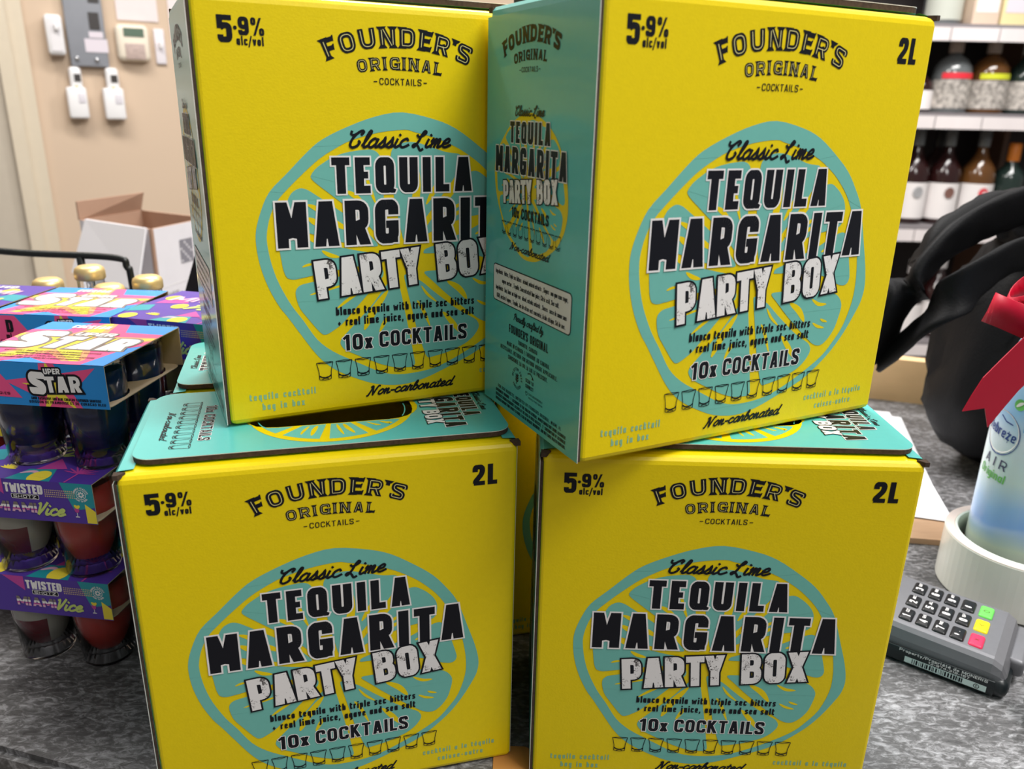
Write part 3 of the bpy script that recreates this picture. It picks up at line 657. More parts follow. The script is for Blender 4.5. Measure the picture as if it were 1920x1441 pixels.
_carton = None
def make_carton():
    root = empty('cocktail_carton')
    loops_body().build('body', YELLOW, root)
    for s in (0, 1):
        p = MB()
        X0, X1, X2 = (-0.0014, 0.0, -0.0017) if s == 0 else (CW, CW + 0.0014, CW + 0.0017)
        if s == 0:
            p.box(X0, X1, 0.0006, CD - 0.0006, 0.0012, CH - 0.0045, mis=[1, 1, 1, 0, 1, 0])
            p.box(X2, X0, 0.0003, CD - 0.0003, 0.0008, CH - 0.004, mis=[2, 2, 2, 0, 2, 0])
        else:
            p.box(CW, CW + 0.0004, 0.0026, CD - 0.0003, 0.0008, CH - 0.003, mis=[2, 2, 2, 0, 2, 0])
        # rounded shoulder folding over the top edge
        if s == 0: prof = [(-0.0017, CH - 0.004), (-0.0014, CH - 0.0015), (0.0002, CH + 0.0003), (0.0068, CH + 0.0009)]
        else: prof = [(CW + 0.0004, CH - 0.004), (CW + 0.0003, CH - 0.0015), (CW - 0.0002, CH + 0.0003), (CW - 0.0068, CH + 0.0009)]
        for (xa, za), (xb, zb) in zip(prof, prof[1:]):
            p.add([(xa, 0.0045, za), (xa, CD - 0.0045, za), (xb, CD - 0.0045, zb), (xb, 0.0045, zb)], [(0, 1, 2, 3)], 0)
        sp = p.build('side_panel', [TEAL, KRAFTDARK, PAPEREDGE], root, fix=False)
        sp['label'] = 'teal side panel with raw board edge'
    for (x, y) in ((0.0, 0.0), (CW, 0.0), (0.0, CD), (CW, CD)):
        q = MB(); sx = 1 if x == 0 else -1; sy = 1 if y == 0 else -1
        q.prism([(x - sx * 0.0012, y - sy * 0.0001), (x + sx * 0.0009, y - sy * 0.0001), (x + sx * 0.0036, y + sy * 0.0030), (x - sx * 0.0012, y + sy * 0.0042)], CH - 0.0020, CH + 0.00025)
        o = q.build('corner_notch', KRAFTDARK, root)
    f = MB(); f.prism(rrect(0.005, 0.0065, 0.1785, CD - 0.0065, 0.009, 6), CH + 0.0012, CH + 0.0037, 0, 1, holes=[HOLE])
    fl = f.build('top_flap', [TEAL, KRAFTDARK], root, fix=False)
    e = MB(); e.prism(rrect(0.0049, 0.0064, 0.1786, CD - 0.0064, 0.0091, 6), CH + 0.0036, CH + 0.0039, 0, 1, holes=[HOLE])
    e.build('flap_liner', [TEAL, PAPEREDGE], fl, fix=False)
    F = lambda u, v, h: (u / 1000, -h, v / 1000)
    # --- front artwork
    a = Art(); lime_art(a, lambda x, y: (x, y)); a.build('lime_slice_print', root, F)
    a = Art(); brand_art(a, 89.5, 173.9, 1.0, PALE); a.build('brand_lettering', root, F)
    a = Art(); product_art(a, lambda x, y: (x, y), 1.0); a.build('product_lettering', root, F)
    a = Art()
    a.text('5', 10.6, st=.225, wd=1.15, m=INK, x=10.2, y=172.4, fit=6.0)
    a.fill([circle(17.45, 178.3, .8, n=14)], INK, 1)
    a.text('9', 7.2, st=.24, m=INK, x=18.7, y=175.5, fit=4.4); a.text('%', 7.0, st=.19, m=INK, x=23.9, y=175.6, fit=5.4)
    a.text('alc/vol', 3.6, st=.2, wd=1.0, sp=.12, m=INK, x=17.6, y=171.6, fit=11.2)
    a.text('2L', 11.0, st=.24, wd=1.1, sp=.14, m=INK, x=157.3, y=171.5, fit=12.4)
    a.text('blanco tequila with triple sec bitters', 4.2, st=.205, wd=1.0, sp=.14, m=INK, ly=4, x=53.6, y=50.7, fit=73.4)
    a.text('real lime juice, agave and sea salt', 4.2, st=.205, wd=1.0, sp=.14, m=INK, ly=4, x=58.2, y=45.2, fit=68.7)
    a.text('+', 4.2, st=.22, m=INK, ly=4, x=54.3, y=45.0)
    a.text('10x', 8.2, st=.23, wd=.95, sp=.10, m=INK, ly=4, x=56.6, y=32.2, fit=14.8, halo=.4, hm=WHITE_INK)
    a.text('COCKTAILS', 8.2, st=.21, wd=1.0, sp=.12, m=INK, ly=4, x=75.0, y=32.2, fit=47.8, halo=.4, hm=WHITE_INK)
    glasses(a, 42.6, 138.5, 18.1, 27.6, INK, 5)
    a.script('Non-carbonated', 2.65, 67.5, 7.0, 46.5, .9, INK, 4, slant=.28)
    a.text('tequila cocktail', 3.5, st=.19, sp=.26, m=TEALTXT, x=9.6, y=11.8, fit=31.8)
    a.text('bag in box', 3.5, st=.19, sp=.26, m=TEALTXT, x=15.3, y=6.4, fit=20.4)
    a.text('cocktail a la téquila', 3.3, st=.185, sp=.26, m=TEALTXT, x=130.5, y=12.0, fit=39.6)
    a.text('caisse-outre', 3.3, st=.185, sp=.26, m=TEALTXT, x=138.6, y=6.6, fit=25.2)
    a.build('small_lettering', root, F)
    # --- left side artwork
    S = lambda u, v, h: (-0.0017 - h, CD - u / 1000, v / 1000)
    sx = lambda x, y: (11.6 + .556 * (x - 28.2), 132.1 + .566 * (y - 106.2))
    a = Art()
    T = lambda x, y: (7.2 + .556 * (x - 18.7), 78.8 + .535 * (y - 10.7))
    lime_art(a, T, ring=False, disc=True)
    brand_art(a, 44.4, 175.9, .757, None)
    product_art(a, sx, .556)
    a.text('10x COCKTAILS', 4.9, st=.20, sp=.11, m=INK, ly=4, x=30, y=100.0, fit=36.5)
    glasses(a, 19.2, 78, 90.8, 97.2, INK, 5, lw=.22)
    a.script('Non-carbonated', 1.9, 28.5, 84.6, 38.5, .55, INK, 4)
    a.fill([rrect(10.2, 56.2, 89.2, 75.0, 2.2)], INK, 1); a.fill([rrect(10.7, 56.7, 88.7, 74.5, 1.9)], WHITE_INK, 2)
    rows = ['Ingredients: Water, Triple sec bitters (alcohol, natural extracts), Sugars (non-gmo cane sugar,', 'agave nectar), Tequila, Concentrated lime juice, Citric acid, Sea salt.', 'Ingrédients: Eau, Amer au triple-sec (alcool, extraits naturels), Sucres (sucre de canne sans', 'OGM, nectar d agave), Tequila, Jus de citron vert concentré, Acide citrique, Sel de mer.']
    for k_, (t_, fw) in enumerate(zip(rows, (73, 58, 72, 70))): a.text(t_, 2.3, st=.15, sp=.12, m=INK, ly=3, x=49.6 - fw / 2, y=70.4 - 4.1 * k_, fit=fw)
    a.script('Proudly crafted by', 1.9, 34, 50.6, 30.5, .5, INK, 2)
    a.text("FOUNDER'S ORIGINAL", 4.2, st=.19, sp=.14, m=INK, x=29.2, y=43.2, fit=40.6)
    for t_, y_, fw in (('TORONTO, CANADA', 39.4, 20), ('MADE IN CANADA / FABRIQUÉ AU CANADA.', 36.0, 44.6), ('RECYCLABLE. RETURN FOR REFUND WHERE APPLICABLE.', 32.6, 59.5), ('CONSIGNÉE LÀ OÙ LA LOI LE PRESCRIT.', 29.2, 41.5)):
        a.text(t_.replace('É', 'E').replace('À', 'A').replace('Ù', 'U'), 2.1, st=.17, sp=.22, m=INK, x=49.6 - fw / 2, y=y_, fit=fw)
    gc = (39.3, 21.6)
    a.text('GLUTEN FREE', 1.5, st=.17, sp=.25, m=INK, fit=14, xf=lambda p, q: (gc[0] - (4.2 + q) * math.cos((p - 0) / 4.4 + .05), gc[1] + (4.2 + q) * math.sin(p / 4.4 + .05)))
    a.text('SANS GLUTEN', 1.4, st=.17, sp=.25, m=INK, fit=10, xf=lambda p, q: (gc[0] + (5.4 - q) * math.sin((p - 5) / 5.4), gc[1] - (5.4 - q) * math.cos((p - 5) / 5.4)))
    a.line([(gc[0] - .6, gc[1] - 2.8), (gc[0] + .6, gc[1] + 2.8)], .5, INK, 1)
    for q in range(3):
        for sg in (-1, 1): a.spike([(gc[0], gc[1] - 1.4 + q * 1.3), (gc[0] + sg * .9, gc[1] - .9 + q * 1.3), (gc[0] + sg * 1.5, gc[1] - .1 + q * 1.3)], .8, INK, 1)
    a.text('SCAN TO', 1.9, st=.17, sp=.2, m=INK, x=48.6, y=23.0, fit=8.2); a.text('CONNECT', 1.9, st=.17, sp=.2, m=INK, x=48.6, y=20.2, fit=8.2)
    a.line([(50.5, 27.6), (53.4, 28.4), (56.2, 26.6)], .55, INK, 1); a.fill([[(55.2, 27.6), (57.0, 26.0), (55.0, 25.8)]], INK, 1)
    a.line([(49.8, 16.2), (48.6, 17.6), (49.2, 18.4), (49.8, 17.7), (50.4, 18.4), (51.0, 17.6), (49.8, 16.2)], .25, INK, 1)
    a.text('LOVE RESPONSIBLY', 1.1, st=.16, sp=.2, m=INK, x=52.2, y=17.2, fit=14); a.text('RECYCLE THIS CARTON', .9, st=.16, sp=.2, m=INK, x=52.2, y=15.4, fit=14)
    a.text("FOR USA MARKETS. IMPORTED BY FOUNDER'S ORIGINAL, MIAMI, FL", 1.7, st=.17, sp=.22, m=INK, x=17.5, y=10.6, fit=67)
    for t_, y_, fw in (('GOVERNMENT WARNING: (1) ACCORDING TO THE SURGEON GENERAL, WOMEN SHOULD NOT DRINK ALCOHOLIC', 8.0, 74), ('BEVERAGES DURING PREGNANCY BECAUSE OF THE RISK OF BIRTH DEFECTS. (2) CONSUMPTION OF ALCOHOLIC', 5.6, 74), ('BEVERAGES IMPAIRS YOUR ABILITY TO DRIVE A CAR OR OPERATE MACHINERY, AND MAY CAUSE HEALTH PROBLEMS.', 3.2, 74)):
        a.text(t_, 1.6, st=.2, sp=.18, m=INK, x=15, y=y_, fit=fw)
    a.build('side_print', root, S)
    # --- top artwork, read from the back edge
    P = lambda u, v, h: (u / 1000, v / 1000, CH + 0.0039 + h)
    rotd = lambda x0, y0: (lambda p, q: (x0 + q, y0 - p))
    a = Art()
    hp = [(x * 1000, y * 1000) for x, y in HOLE]
    cx, cy, rad = 94.0, 50.0, 41.0
    a.fill([circle(cx, cy, rad, rad * .98, 48), hp[::-1]], YELLOW, 0)
    for k_ in range(10):
        a0, a1 = R(36 * k_ + 3.5 + 10), R(36 * k_ + 32.5 + 10)
        pts = []
        for j in range(7):
            t = a0 + (a1 - a0) * j / 6; pts.append((cx + 37.5 * math.cos(t), cy + 36.5 * math.sin(t)))
        # inner boundary follows the handle opening
        inn = []
        for j in range(6, -1, -1):
            t = a0 + (a1 - a0) * j / 6; c_, s_ = math.cos(t), math.sin(t)
            rr = min(17.6 / max(abs(s_), 1e-3), 61.0)
            if abs(c_) * rr > 30: rr = 44.6 if False else min(rr, 27 * abs(c_) + math.sqrt(max(17.6 ** 2 - (27 * s_) ** 2, 0)))
            inn.append((cx + min(rr, 36.9) * c_, cy + min(rr, 36) * s_))
        a.fill([pts + inn], TEAL, 1)
        for f_, w_ in ((.3, 1.6), (.62, 2.4)):
            t = a0 + (a1 - a0) * f_; s_ = abs(math.sin(t)); r0 = 19 / max(s_, .35)
            if r0 < 33 and s_ > .5: a.spike([(cx + r0 * math.cos(t), cy + r0 * math.sin(t)), (cx + (r0 + 6) * math.cos(t + .02), cy + (r0 + 6) * math.sin(t + .02)), (cx + 33 * math.cos(t + .05), cy + 33 * math.sin(t + .05))], w_, YELLOW, 2)
    a.text('10x COCKTAILS', 5.2, st=.2, sp=.12, m=INK, ly=2, fit=47, xf=rotd(31.6, 70.5), halo=.3, hm=WHITE_INK)
    glasses(a, 0, 62, 0, 9.4, INK, 2, xf=rotd(19.6, 77), lw=.3)
    a.script('Non-carbonated', 1.9, 0, 0, 36, .5, INK, 2, xf=rotd(14.2, 64))
    a.script('Classic Lime', 1.9, 0, 0, 27, .5, INK, 2, xf=rotd(170.2, 64))
    a.text('TEQUILA', 8.6, st=.25, sp=.15, m=INK, ly=2, fit=38.5, xf=rotd(159.6, 68.5), halo=.45, hm=WHITE_INK)
    a.text('MARGARITA', 10.6, st=.25, sp=.15, m=INK, ly=2, fit=68, xf=rotd(147.6, 84), halo=.45, hm=WHITE_INK)
    a.text('PARTY BOX', 8.6, st=.25, sp=.08, m=WHITE_INK, ly=5, fit=54, xf=rotd(139.4, 76), halo=.45, hm=INK)
    a.build('flap_print', fl, P)
    return root
carton0 = make_carton()
GRP = 'yellow margarita cartons stacked on the counter'
CART = [  # origin (front left bottom), yaw, label
 ((0.0311, 0.3214, 0.1978), 26.48, 'upper right yellow carton, turned so its teal side panel shows'),
 ((0.0157, 0.3438, 0.0005), -0.67, 'lower right yellow carton facing straight ahead, next to the card reader'),
 ((-0.1700, 0.3092, 0.0005), 15.24, 'lower left yellow carton standing beside the stacked shot packs'),
 ((-0.1356, 0.3567, 0.1978), 25.68, 'upper left yellow carton, its right end covered by the upper right carton'),
]
for i, (loc, yaw, lab) in enumerate(CART):
    c = carton0 if i == 0 else copy_tree(carton0)
    c.location = loc; c.rotation_euler = (0, 0, R(yaw)); tag(c, lab, 'carton', GRP)
# carton behind the lower left one, turned half round
xd = Vector((math.cos(R(15.24)), math.sin(R(15.24)), 0)); yd = Vector((-xd.y, xd.x, 0))
c5 = copy_tree(carton0)
c5.location = Vector((-0.1700, 0.3092, 0.0005)) + yd * (0.1015 + CD) + xd * (0.010 + CW); c5.rotation_euler = (0, 0, R(15.24 + 180))
tag(c5, 'carton behind the lower left one, only the turquoise top with black print showing', 'carton', GRP)
c6 = copy_tree(carton0)
c6.location = Vector((-0.1700, 0.3092, 0.0005)) + yd * 0.1035 + xd * 0.1950; c6.rotation_euler = (0, 0, R(15.24))
tag(c6, 'carton in deep shade, seen in the gap between the two lower cartons', 'carton', GRP)

# ------------------------------------------------------------------ shot packs
SBLUE = mat('pack_blue', (0.02, 0.27, 0.72), 0.35, var=0.03); SPINK = mat('pack_pink', (0.85, 0.09, 0.27), 0.35, var=0.05); SYEL = mat('pack_yellow', (0.88, 0.72, 0.06), 0.35, var=0.05)
SORG = mat('pack_orange', (0.90, 0.36, 0.16), 0.35, var=0.05); SGREY = mat('pack_grey_outline', (0.20, 0.17, 0.16), 0.4)
NAVY = mat('pack_purple', (0.085, 0.04, 0.34), 0.35, var=0.05); PTEAL = mat('pack_teal', (0.02, 0.30, 0.36), 0.35); PMAG = mat('pack_magenta', (0.50, 0.06, 0.32), 0.35)
PDOT = mat('pack_tan', (0.60, 0.45, 0.28), 0.4); PPINKPALE = mat('pack_pale_pink', (0.72, 0.42, 0.58), 0.35); PLIME = mat('pack_lime', (0.55, 0.66, 0.18), 0.35)
CLEAR = mat('clear_plastic', (0.92, 0.93, 0.95), 0.06, trans=1.0, ior=1.25)
BLUELIQ = mat('blue_liquid', (0.003, 0.014, 0.10), 0.12, coat=0.4, var=0.3, vscale=60)
REDLIQ = mat('red_liquid', (0.55, 0.045, 0.03), 0.2, coat=0.3, var=0.1, vscale=60)
CREAMLIQ = mat('cream_liquid', (0.55, 0.52, 0.44), 0.3, coat=0.3, var=0.1, vscale=60)
DARKRED = mat('dark_red_liquid', (0.16, 0.012, 0.02), 0.2, coat=0.3)
KRAFTIN = mat('kraft_inner', (0.46, 0.36, 0.25), 0.85, var=0.08, vscale=150)
PW, PD, PH = 0.088, 0.086, 0.068
def starpoly(cx, cy, r0, r1, n=5, rot=90):
    return [(cx + (r0 if i % 2 == 0 else r1) * math.cos(R(rot + 180 / n * i)), cy + (r0 if i % 2 == 0 else r1) * math.sin(R(rot + 180 / n * i))) for i in range(2 * n)]
def sleeve(root, skin):
    z0 = PH - 0.026
    m = MB(); t = 0.0005
    m.box(-PW / 2, PW / 2, -PD / 2, PD / 2, PH - t, PH, mis=[1, 0, 0, 1, 0, 1])
    m.box(-PW / 2, PW / 2, -PD / 2, -PD / 2 + t, z0, PH - t, mis=[1, 0, 0, 1, 1, 1])
    m.box(-PW / 2, PW / 2, PD / 2 - t, PD / 2, z0, PH - t, mis=[1, 0, 1, 1, 0, 1])
    sl = m.build('sleeve', [skin, KRAFTIN], root, fix=False)
    b = MB(); holes = [circle(x, y, 0.0193, n=20) for x in (-0.0215, 0.0215) for y in (-0.0215, 0.0215)]
    b.prism(rrect(-PW / 2 + 0.001, -PD / 2 + t, PW / 2 - 0.001, PD / 2 - t, 0.006), z0, z0 + t, holes=holes)
    b.build('base_card', KRAFTIN, root, fix=False)
    return sl
def cups(root, liquids):
    for k, (x, y) in enumerate(((-0.0215, -0.0215), (0.0215, -0.0215), (-0.0215, 0.0215), (0.0215, 0.0215))):
        c = MB(); c.lathe([(0.0150, 0.0), (0.0156, 0.001), (0.0176, 0.030), (0.0192, 0.064), (0.0197, 0.0645), (0.0197, 0.0655), (0.0188, 0.0655), (0.0182, 0.060), (0.0168, 0.030), (0.0148, 0.0022), (0.0, 0.0022)], 24)
        cup = c.build('cup', CLEAR, root); cup.location = (x, y, 0)
        q = MB(); l = liquids[k]
        q.lathe([(0.0152, 0.013), (0.0167, 0.031), (0.0180, 0.060)], 24, 0)
        if len(l) == 2:
            me = q
            for i, f in enumerate(me.f):
                cxm = sum(me.v[j][0] + 0.7 * (me.v[j][2] - 0.036) for j in f) / len(f)
                me.m[i] = 0 if cxm < 0 else 1
        q.build('liquid', list(l), cup)
        d = MB(); d.lathe([(0.0196, 0.0656), (0.0196, 0.0660)], 24); d.build('foil_lid', mat('foil', (0.6, 0.6, 0.62), 0.35, metal=0.8), cup)
FRONT = lambda u, v, h: (u / 1000 - PW / 2, -PD / 2 - h, PH - 0.026 + v / 1000)
TOP = lambda u, v, h: (u / 1000 - PW / 2, v / 1000 - PD / 2, PH + h)
def star_pack():
    root = empty('shot_pack')
    sl = sleeve(root, SBLUE); cups(root, [(BLUELIQ,)] * 4)
    a = Art(clip=(0, 88, 0, 26))
    a.fill([starpoly(56, 10.5, 30, 11, 5, 100)], SPINK, 0); a.fill([starpoly(56, 11, 19, 4.5, 5, 100)], SYEL, 1)
    a.fill([[(0, 25), (20, 25), (36, 4.5), (0, 5.5)]], SPINK, 0)
    a.text('D', 9, st=.26, m=INK, x=13, y=13, ly=1); a.text('ml.', 4, st=.2, m=INK, x=12, y=8.5, ly=1)
    tiny(a, 'SELON ALLERGIES', 2, 6.2, 1.5, 27, INK, 1, st=.22)
    ra = R(-2)
    a.text('S', 13.5, st=.33, wd=1.15, m=WHITE_INK, x=41.5, y=7.6, rot=ra, ly=4, halo=1.3, hm=INK, fit=10)
    a.text('TAR', 9.6, st=.27, wd=1.05, sp=.08, m=WHITE_INK, x=51.5, y=8.6, rot=R(3), ly=4, halo=1.3, hm=INK, fit=21.5)
    a.text('UPER', 3.4, st=.26, wd=1.0, sp=.06, m=WHITE_INK, x=51.6, y=19.6, rot=R(3), ly=4, halo=.9, hm=INK, fit=10)
    tiny(a, 'SOUR RASPBERRY AND BLUE CURACAO FLAVOURED SHOOTERS', 41.5, 4.1, 1.6, 42, INK, 3, st=.22)
    tiny(a, 'BOISSON DE FRAMBOISE ET DE CURACAO BLEU', 40, 1.9, 1.6, 46, INK, 3, st=.22)
    a.build('front_print', sl, FRONT)
    a = Art(clip=(0, 88, 0, 86))
    a.fill([starpoly(42, 40, 78, 34, 5, 90)], SPINK, 0); a.fill([starpoly(42, 40, 64, 20, 5, 90)], SORG, 1); a.fill([starpoly(42, 40, 54, 13, 5, 90)], SYEL, 2)
    a.fill([[(0, 0), (10, 0), (30, 12), (52, 0), (88, 0), (88, 26), (78, 30), (70, 6), (40, 3), (14, 6)]], SPINK, 3)
    a.fill([[(26, 0), (38, 9), (54, 0)]], SBLUE, 4); a.fill([[(74, 0), (88, 0), (88, 28), (80, 26)]], SBLUE, 4)
    a.text('S', 36, st=.30, wd=1.0, m=WHITE_INK, x=2, y=27, slant=.12, ly=5, halo=1.8, hm=SGREY, fit=24)
    a.text('TAR', 25, st=.30, wd=1.0, sp=.08, m=WHITE_INK, x=29, y=28, slant=.12, ly=5, halo=1.8, hm=SGREY, fit=52)
    a.text('UPER', 7, st=.26, wd=1.0, sp=.06, m=WHITE_INK, x=34, y=56, slant=.12, ly=5, halo=1.2, hm=SGREY, fit=26)
    a.text('COCKTAIL', 7, st=.22, wd=1.0, sp=.1, m=WHITE_INK, x=22, y=72, ly=5, fit=26)
    for k, fw in enumerate((60, 40, 62, 50)): tiny(a, 'RASPBERRY AND BLUE CURACAO FLAVOURED SHOOTERS', 44 - fw / 2, 20 - 4.2 * k, 2.2, fw, INK, 6)
    a.build('top_print', sl, TOP)
    return root
def miami_pack():
    root = empty('shot_pack')
    sl = sleeve(root, NAVY); cups(root, [(DARKRED, CREAMLIQ), (REDLIQ,), (REDLIQ,), (DARKRED, CREAMLIQ)])
    a = Art(clip=(0, 88, 0, 26))
    a.fill([[(68, 26), (88, 26), (88, 11), (75, 8.5)]], PTEAL, 0); a.fill([[(82, 13), (88, 8.5), (88, .6), (82, .6)]], SYEL, 1)
    a.fill([[(0, 7), (9, 14), (9, 2), (0, 2)]], SYEL, 1); a.fill([[(18, 26), (32, 26), (32, 16)]], PMAG, 0)
    a.text('TWISTED', 6.0, st=.25, wd=.95, sp=.07, m=WHITE_INK, x=33, y=17.8, ly=2, fit=24, rot=R(-1))
    a.fill([rrect(36.5, 13.8, 54, 17.0, .8)], WHITE_INK, 1); a.fill([rrect(36.8, 14.1, 53.7, 16.7, .7)], INK, 2)
    a.text('SHOTZ', 1.9, st=.2, wd=1.5, sp=.2, m=WHITE_INK, x=38, y=14.4, ly=3, fit=14.4)
    for i in range(16):
        for j in range(4): a.fill([[(58 + i * 1.2, 16.2 + j * 1.35), (58.7 + i * 1.2, 16.2 + j * 1.35), (58.7 + i * 1.2, 16.95 + j * 1.35), (58 + i * 1.2, 16.95 + j * 1.35)]], PDOT, 2)
    a.line(circle(80.6, 19, 2.9, n=24), .35, WHITE_INK, 3, True)
    for i in range(8): a.spike([(80.6 + .6 * math.cos(i * .785), 19 + .6 * math.sin(i * .785)), (80.6 + 2.2 * math.cos(i * .785), 19 + 2.2 * math.sin(i * .785))], .9, WHITE_INK, 3)
    a.text('RIMMED GLASSES', 1.2, st=.2, sp=.2, m=WHITE_INK, ly=3, fit=11, xf=lambda p, q: (80.6 - (3.6 + q) * math.cos(p / 4.0 + .2), 19 + (3.6 + q) * math.sin(p / 4.0 + .2)))
    a.text('READY TO DRINK', 1.2, st=.2, sp=.2, m=WHITE_INK, ly=3, fit=9, xf=lambda p, q: (80.6 + (4.7 - q) * math.sin((p - 4.5) / 4.7), 19 - (4.7 - q) * math.cos((p - 4.5) / 4.7)))
    for mm, lo, hi in ((PPINKPALE, 0, 1.6), (PMAG, 1.6, 2.6), (WHITE_INK, 2.6, 4.3), (SGREY, 4.3, 6.4)):
        b = Art(clip=(0, 88, 5.2 + lo, 5.2 + hi)); b.text('MIAMI', 6.4, st=.26, wd=1.25, sp=.06, m=mm, x=25, y=5.2, ly=4, fit=27); a.p += b.p
    a.script('Vice', 4.2, 50.5, 4.4, 17.5, 1.5, PLIME, 6, slant=.3)
    a.fill([circle(76.5, 9, 1.5, 1.9, 14)], PMAG, 3); a.spike([(75.2, 12), (77, 10.8), (78.6, 12)], 2.2, SYEL, 4); a.line([(76.5, 7), (76.5, 4.6)], .4, WHITE_INK, 3); a.line([(75.2, 4.4), (77.8, 4.4)], .6, WHITE_INK, 3)
    a.build('front_print', sl, FRONT)
    a = Art(clip=(0, 88, 0, 86))
    for cx, cy, rx in ((12, 7, 6), (52, 5.5, 6.3), (30, 40, 6), (74, 30, 5), (64, 66, 6), (10, 62, 6)): a.fill([circle(cx, cy, rx, rx * 1.15, 26)], SYEL, 3)
    a.fill([[(34, 0), (62, 0), (56, 16), (40, 14)]], PTEAL, 0); a.fill([[(44, 14), (62, 17), (50, 30)]], PMAG, 1); a.fill([[(0, 16), (16, 24), (10, 40), (0, 36)]], PTEAL, 0)
    a.fill([[(66, 40), (88, 34), (88, 52), (72, 56)]], PTEAL, 0); a.fill([[(6, 44), (30, 50), (22, 64), (8, 60)]], PMAG, 0); a.fill([[(40, 50), (60, 46), (64, 62), (46, 66)]], PTEAL, 0)
    for i in range(9): t = R(20 * i); a.spike([(26, 13), (26 + 6 * math.cos(t), 13 + 6 * math.sin(t))], 1.2, SYEL, 2)
    for i in range(9): t = R(20 * i + 5); a.spike([(72, 12), (72 + 11 * math.cos(t), 12 + 11 * math.sin(t))], 1.2, PMAG, 2)
    a.line([(72, 12), (71, 0)], 1.2, PMAG, 2)
    a.text('MIAMI', 13, st=.26, wd=1.3, sp=.08, m=PPINKPALE, x=10, y=54, slant=.15, ly=4, fit=64); a.script('Vice', 7, 34, 34, 40, 2.6, PLIME, 5)
    a.text('TWISTED', 7, st=.24, sp=.08, m=WHITE_INK, x=24, y=74, ly=4, fit=38)
    a.spike([(38, 8), (44, 11), (50, 9)], 3, PPINKPALE, 3)
    a.build('top_print', sl, TOP)
    return root
pk_star = star_pack(); pk_mi = miami_pack()
PG = 'four-cup shot packs stacked left of the cartons'
used = set()
def put_pack(kind, fr, yaw, layer, lab):
    """fr: world position of the pack's front right corner"""
    src = pk_star if kind == 's' else pk_mi
    o = src if kind not in used else copy_tree(src); used.add(kind)
    x = Vector((math.cos(R(yaw)), math.sin(R(yaw)), 0)); y = Vector((-x.y, x.x, 0))
    o.location = Vector((fr[0], fr[1], 0)) - x * PW / 2 + y * PD / 2 + Vector((0, 0, layer * (PH + .0004) + .0005)); o.rotation_euler = (0, 0, R(yaw))
    tag(o, lab, 'shot pack', PG)
put_pack('s', (-0.229, 0.4225), -5, 2, 'blue and pink star shot pack on top of the front stack')
put_pack('m', (-0.241, 0.4120), -6, 1, 'purple shot pack in the middle of the front stack, under the star pack')
put_pack('m', (-0.243, 0.4150), -7, 0, 'purple shot pack at the bottom of the front stack, on the counter')
put_pack('s', (-0.2775, 0.5290), -3, 2, 'blue and pink star shot pack on the stack behind the front one')
put_pack('m', (-0.2790, 0.5300), -3, 1, 'purple shot pack under the rear star pack, middle of its stack')
put_pack('m', (-0.2800, 0.5320), -3, 0, 'purple shot pack under the rear star pack, bottom of its stack')
put_pack('m', (-0.1960, 0.5130), -13, 2, 'purple shot pack at the right rear, top of its stack, beside the upper left carton')
put_pack('m', (-0.1900, 0.5200), -13, 1, 'purple shot pack at the right rear, middle of its stack')
put_pack('m', (-0.1900, 0.5220), -13, 0, 'purple shot pack at the right rear, bottom of its stack')
put_pack('m', (-0.3700, 0.5350), -4, 2, 'purple shot pack at the left edge, top of its stack')
put_pack('m', (-0.3720, 0.5370), -4, 1, 'purple shot pack at the left edge, middle of its stack')
put_pack('m', (-0.3720, 0.5380), -4, 0, 'purple shot pack at the left edge, bottom of its stack')

# ------------------------------------------------------------------ gold-capped bottles, wire rack
GOLD = mat('gold_cap', (0.80, 0.60, 0.27), 0.38, metal=0.6, var=0.05)
GLASS = mat('bottle_glass', (0.93, 0.95, 0.96), 0.03, trans=1.0, ior=1.3)
def jar(p, h, lab, first=[None]):
    if first[0] is None:
        root = empty('small_bottle')
        b = MB(); b.lathe([(0.0, 0.001), (0.018, 0.001), (0.0195, 0.004), (0.0195, 0.62), (0.0185, 0.72), (0.0105, 0.86), (0.0105, 0.93), (0.0108, 0.985)], 24)
        g = b.build('glass', GLASS, root)
        c = MB(); c.lathe([(0.0112, 0.945), (0.0120, 0.950), (0.0120, 0.975), (0.0112, 0.988), (0.0085, 0.997), (0.0, 1.0)], 28); c.build('cap', GOLD, root)
        first[0] = root; o = root
        for ch in root.children: ch.data.transform(Matrix.Diagonal((1, 1, 0.20, 1)))
    else: o = copy_tree(first[0])
    o.location = (p.x, p.y, 0.0003); o.scale = (1, 1, h / 0.20)
    tag(o, lab, 'bottle', 'gold-capped bottles behind the shot packs')
for px, y, lab in (((166, 497), 0.66, 'gold-capped bottle under the black rack bar, tallest of four'), ((88, 521), 0.655, 'gold-capped bottle left of the others, against the beige wall'), ((203, 532), 0.635, 'gold-capped bottle whose cap sits just above the star pack'), ((275, 516), 0.655, 'gold-capped bottle right of the black rack, before the white carton')):
    p = at_y(px, y); jar(p, p.z, lab)
WIRE = mat('black_wire', (0.01, 0.012, 0.012), 0.35)
rk = empty('wire_rack', at_z((150, 560), 0), 0, 'black wire rack with a rounded top bar behind the packs', 'rack')
rk.location = (0, 0, 0)
a0 = at_y((-140, 466), 0.735); a1 = at_y((215, 483), 0.735); a2 = at_y((238, 500), 0.735); a3 = at_y((250, 545), 0.735)
q = MB(); q.tube(catmull([(a0.x, a0.y, 0.004), (a0.x, a0.y, a0.z - 0.02), a0 + Vector((0.015, 0, 0)), at_y((60, 475), .735), a1, a2, a3, (a3.x + 0.004, a3.y, 0.004)], 8), 0.0032); q.build('frame_bar', WIRE, rk)
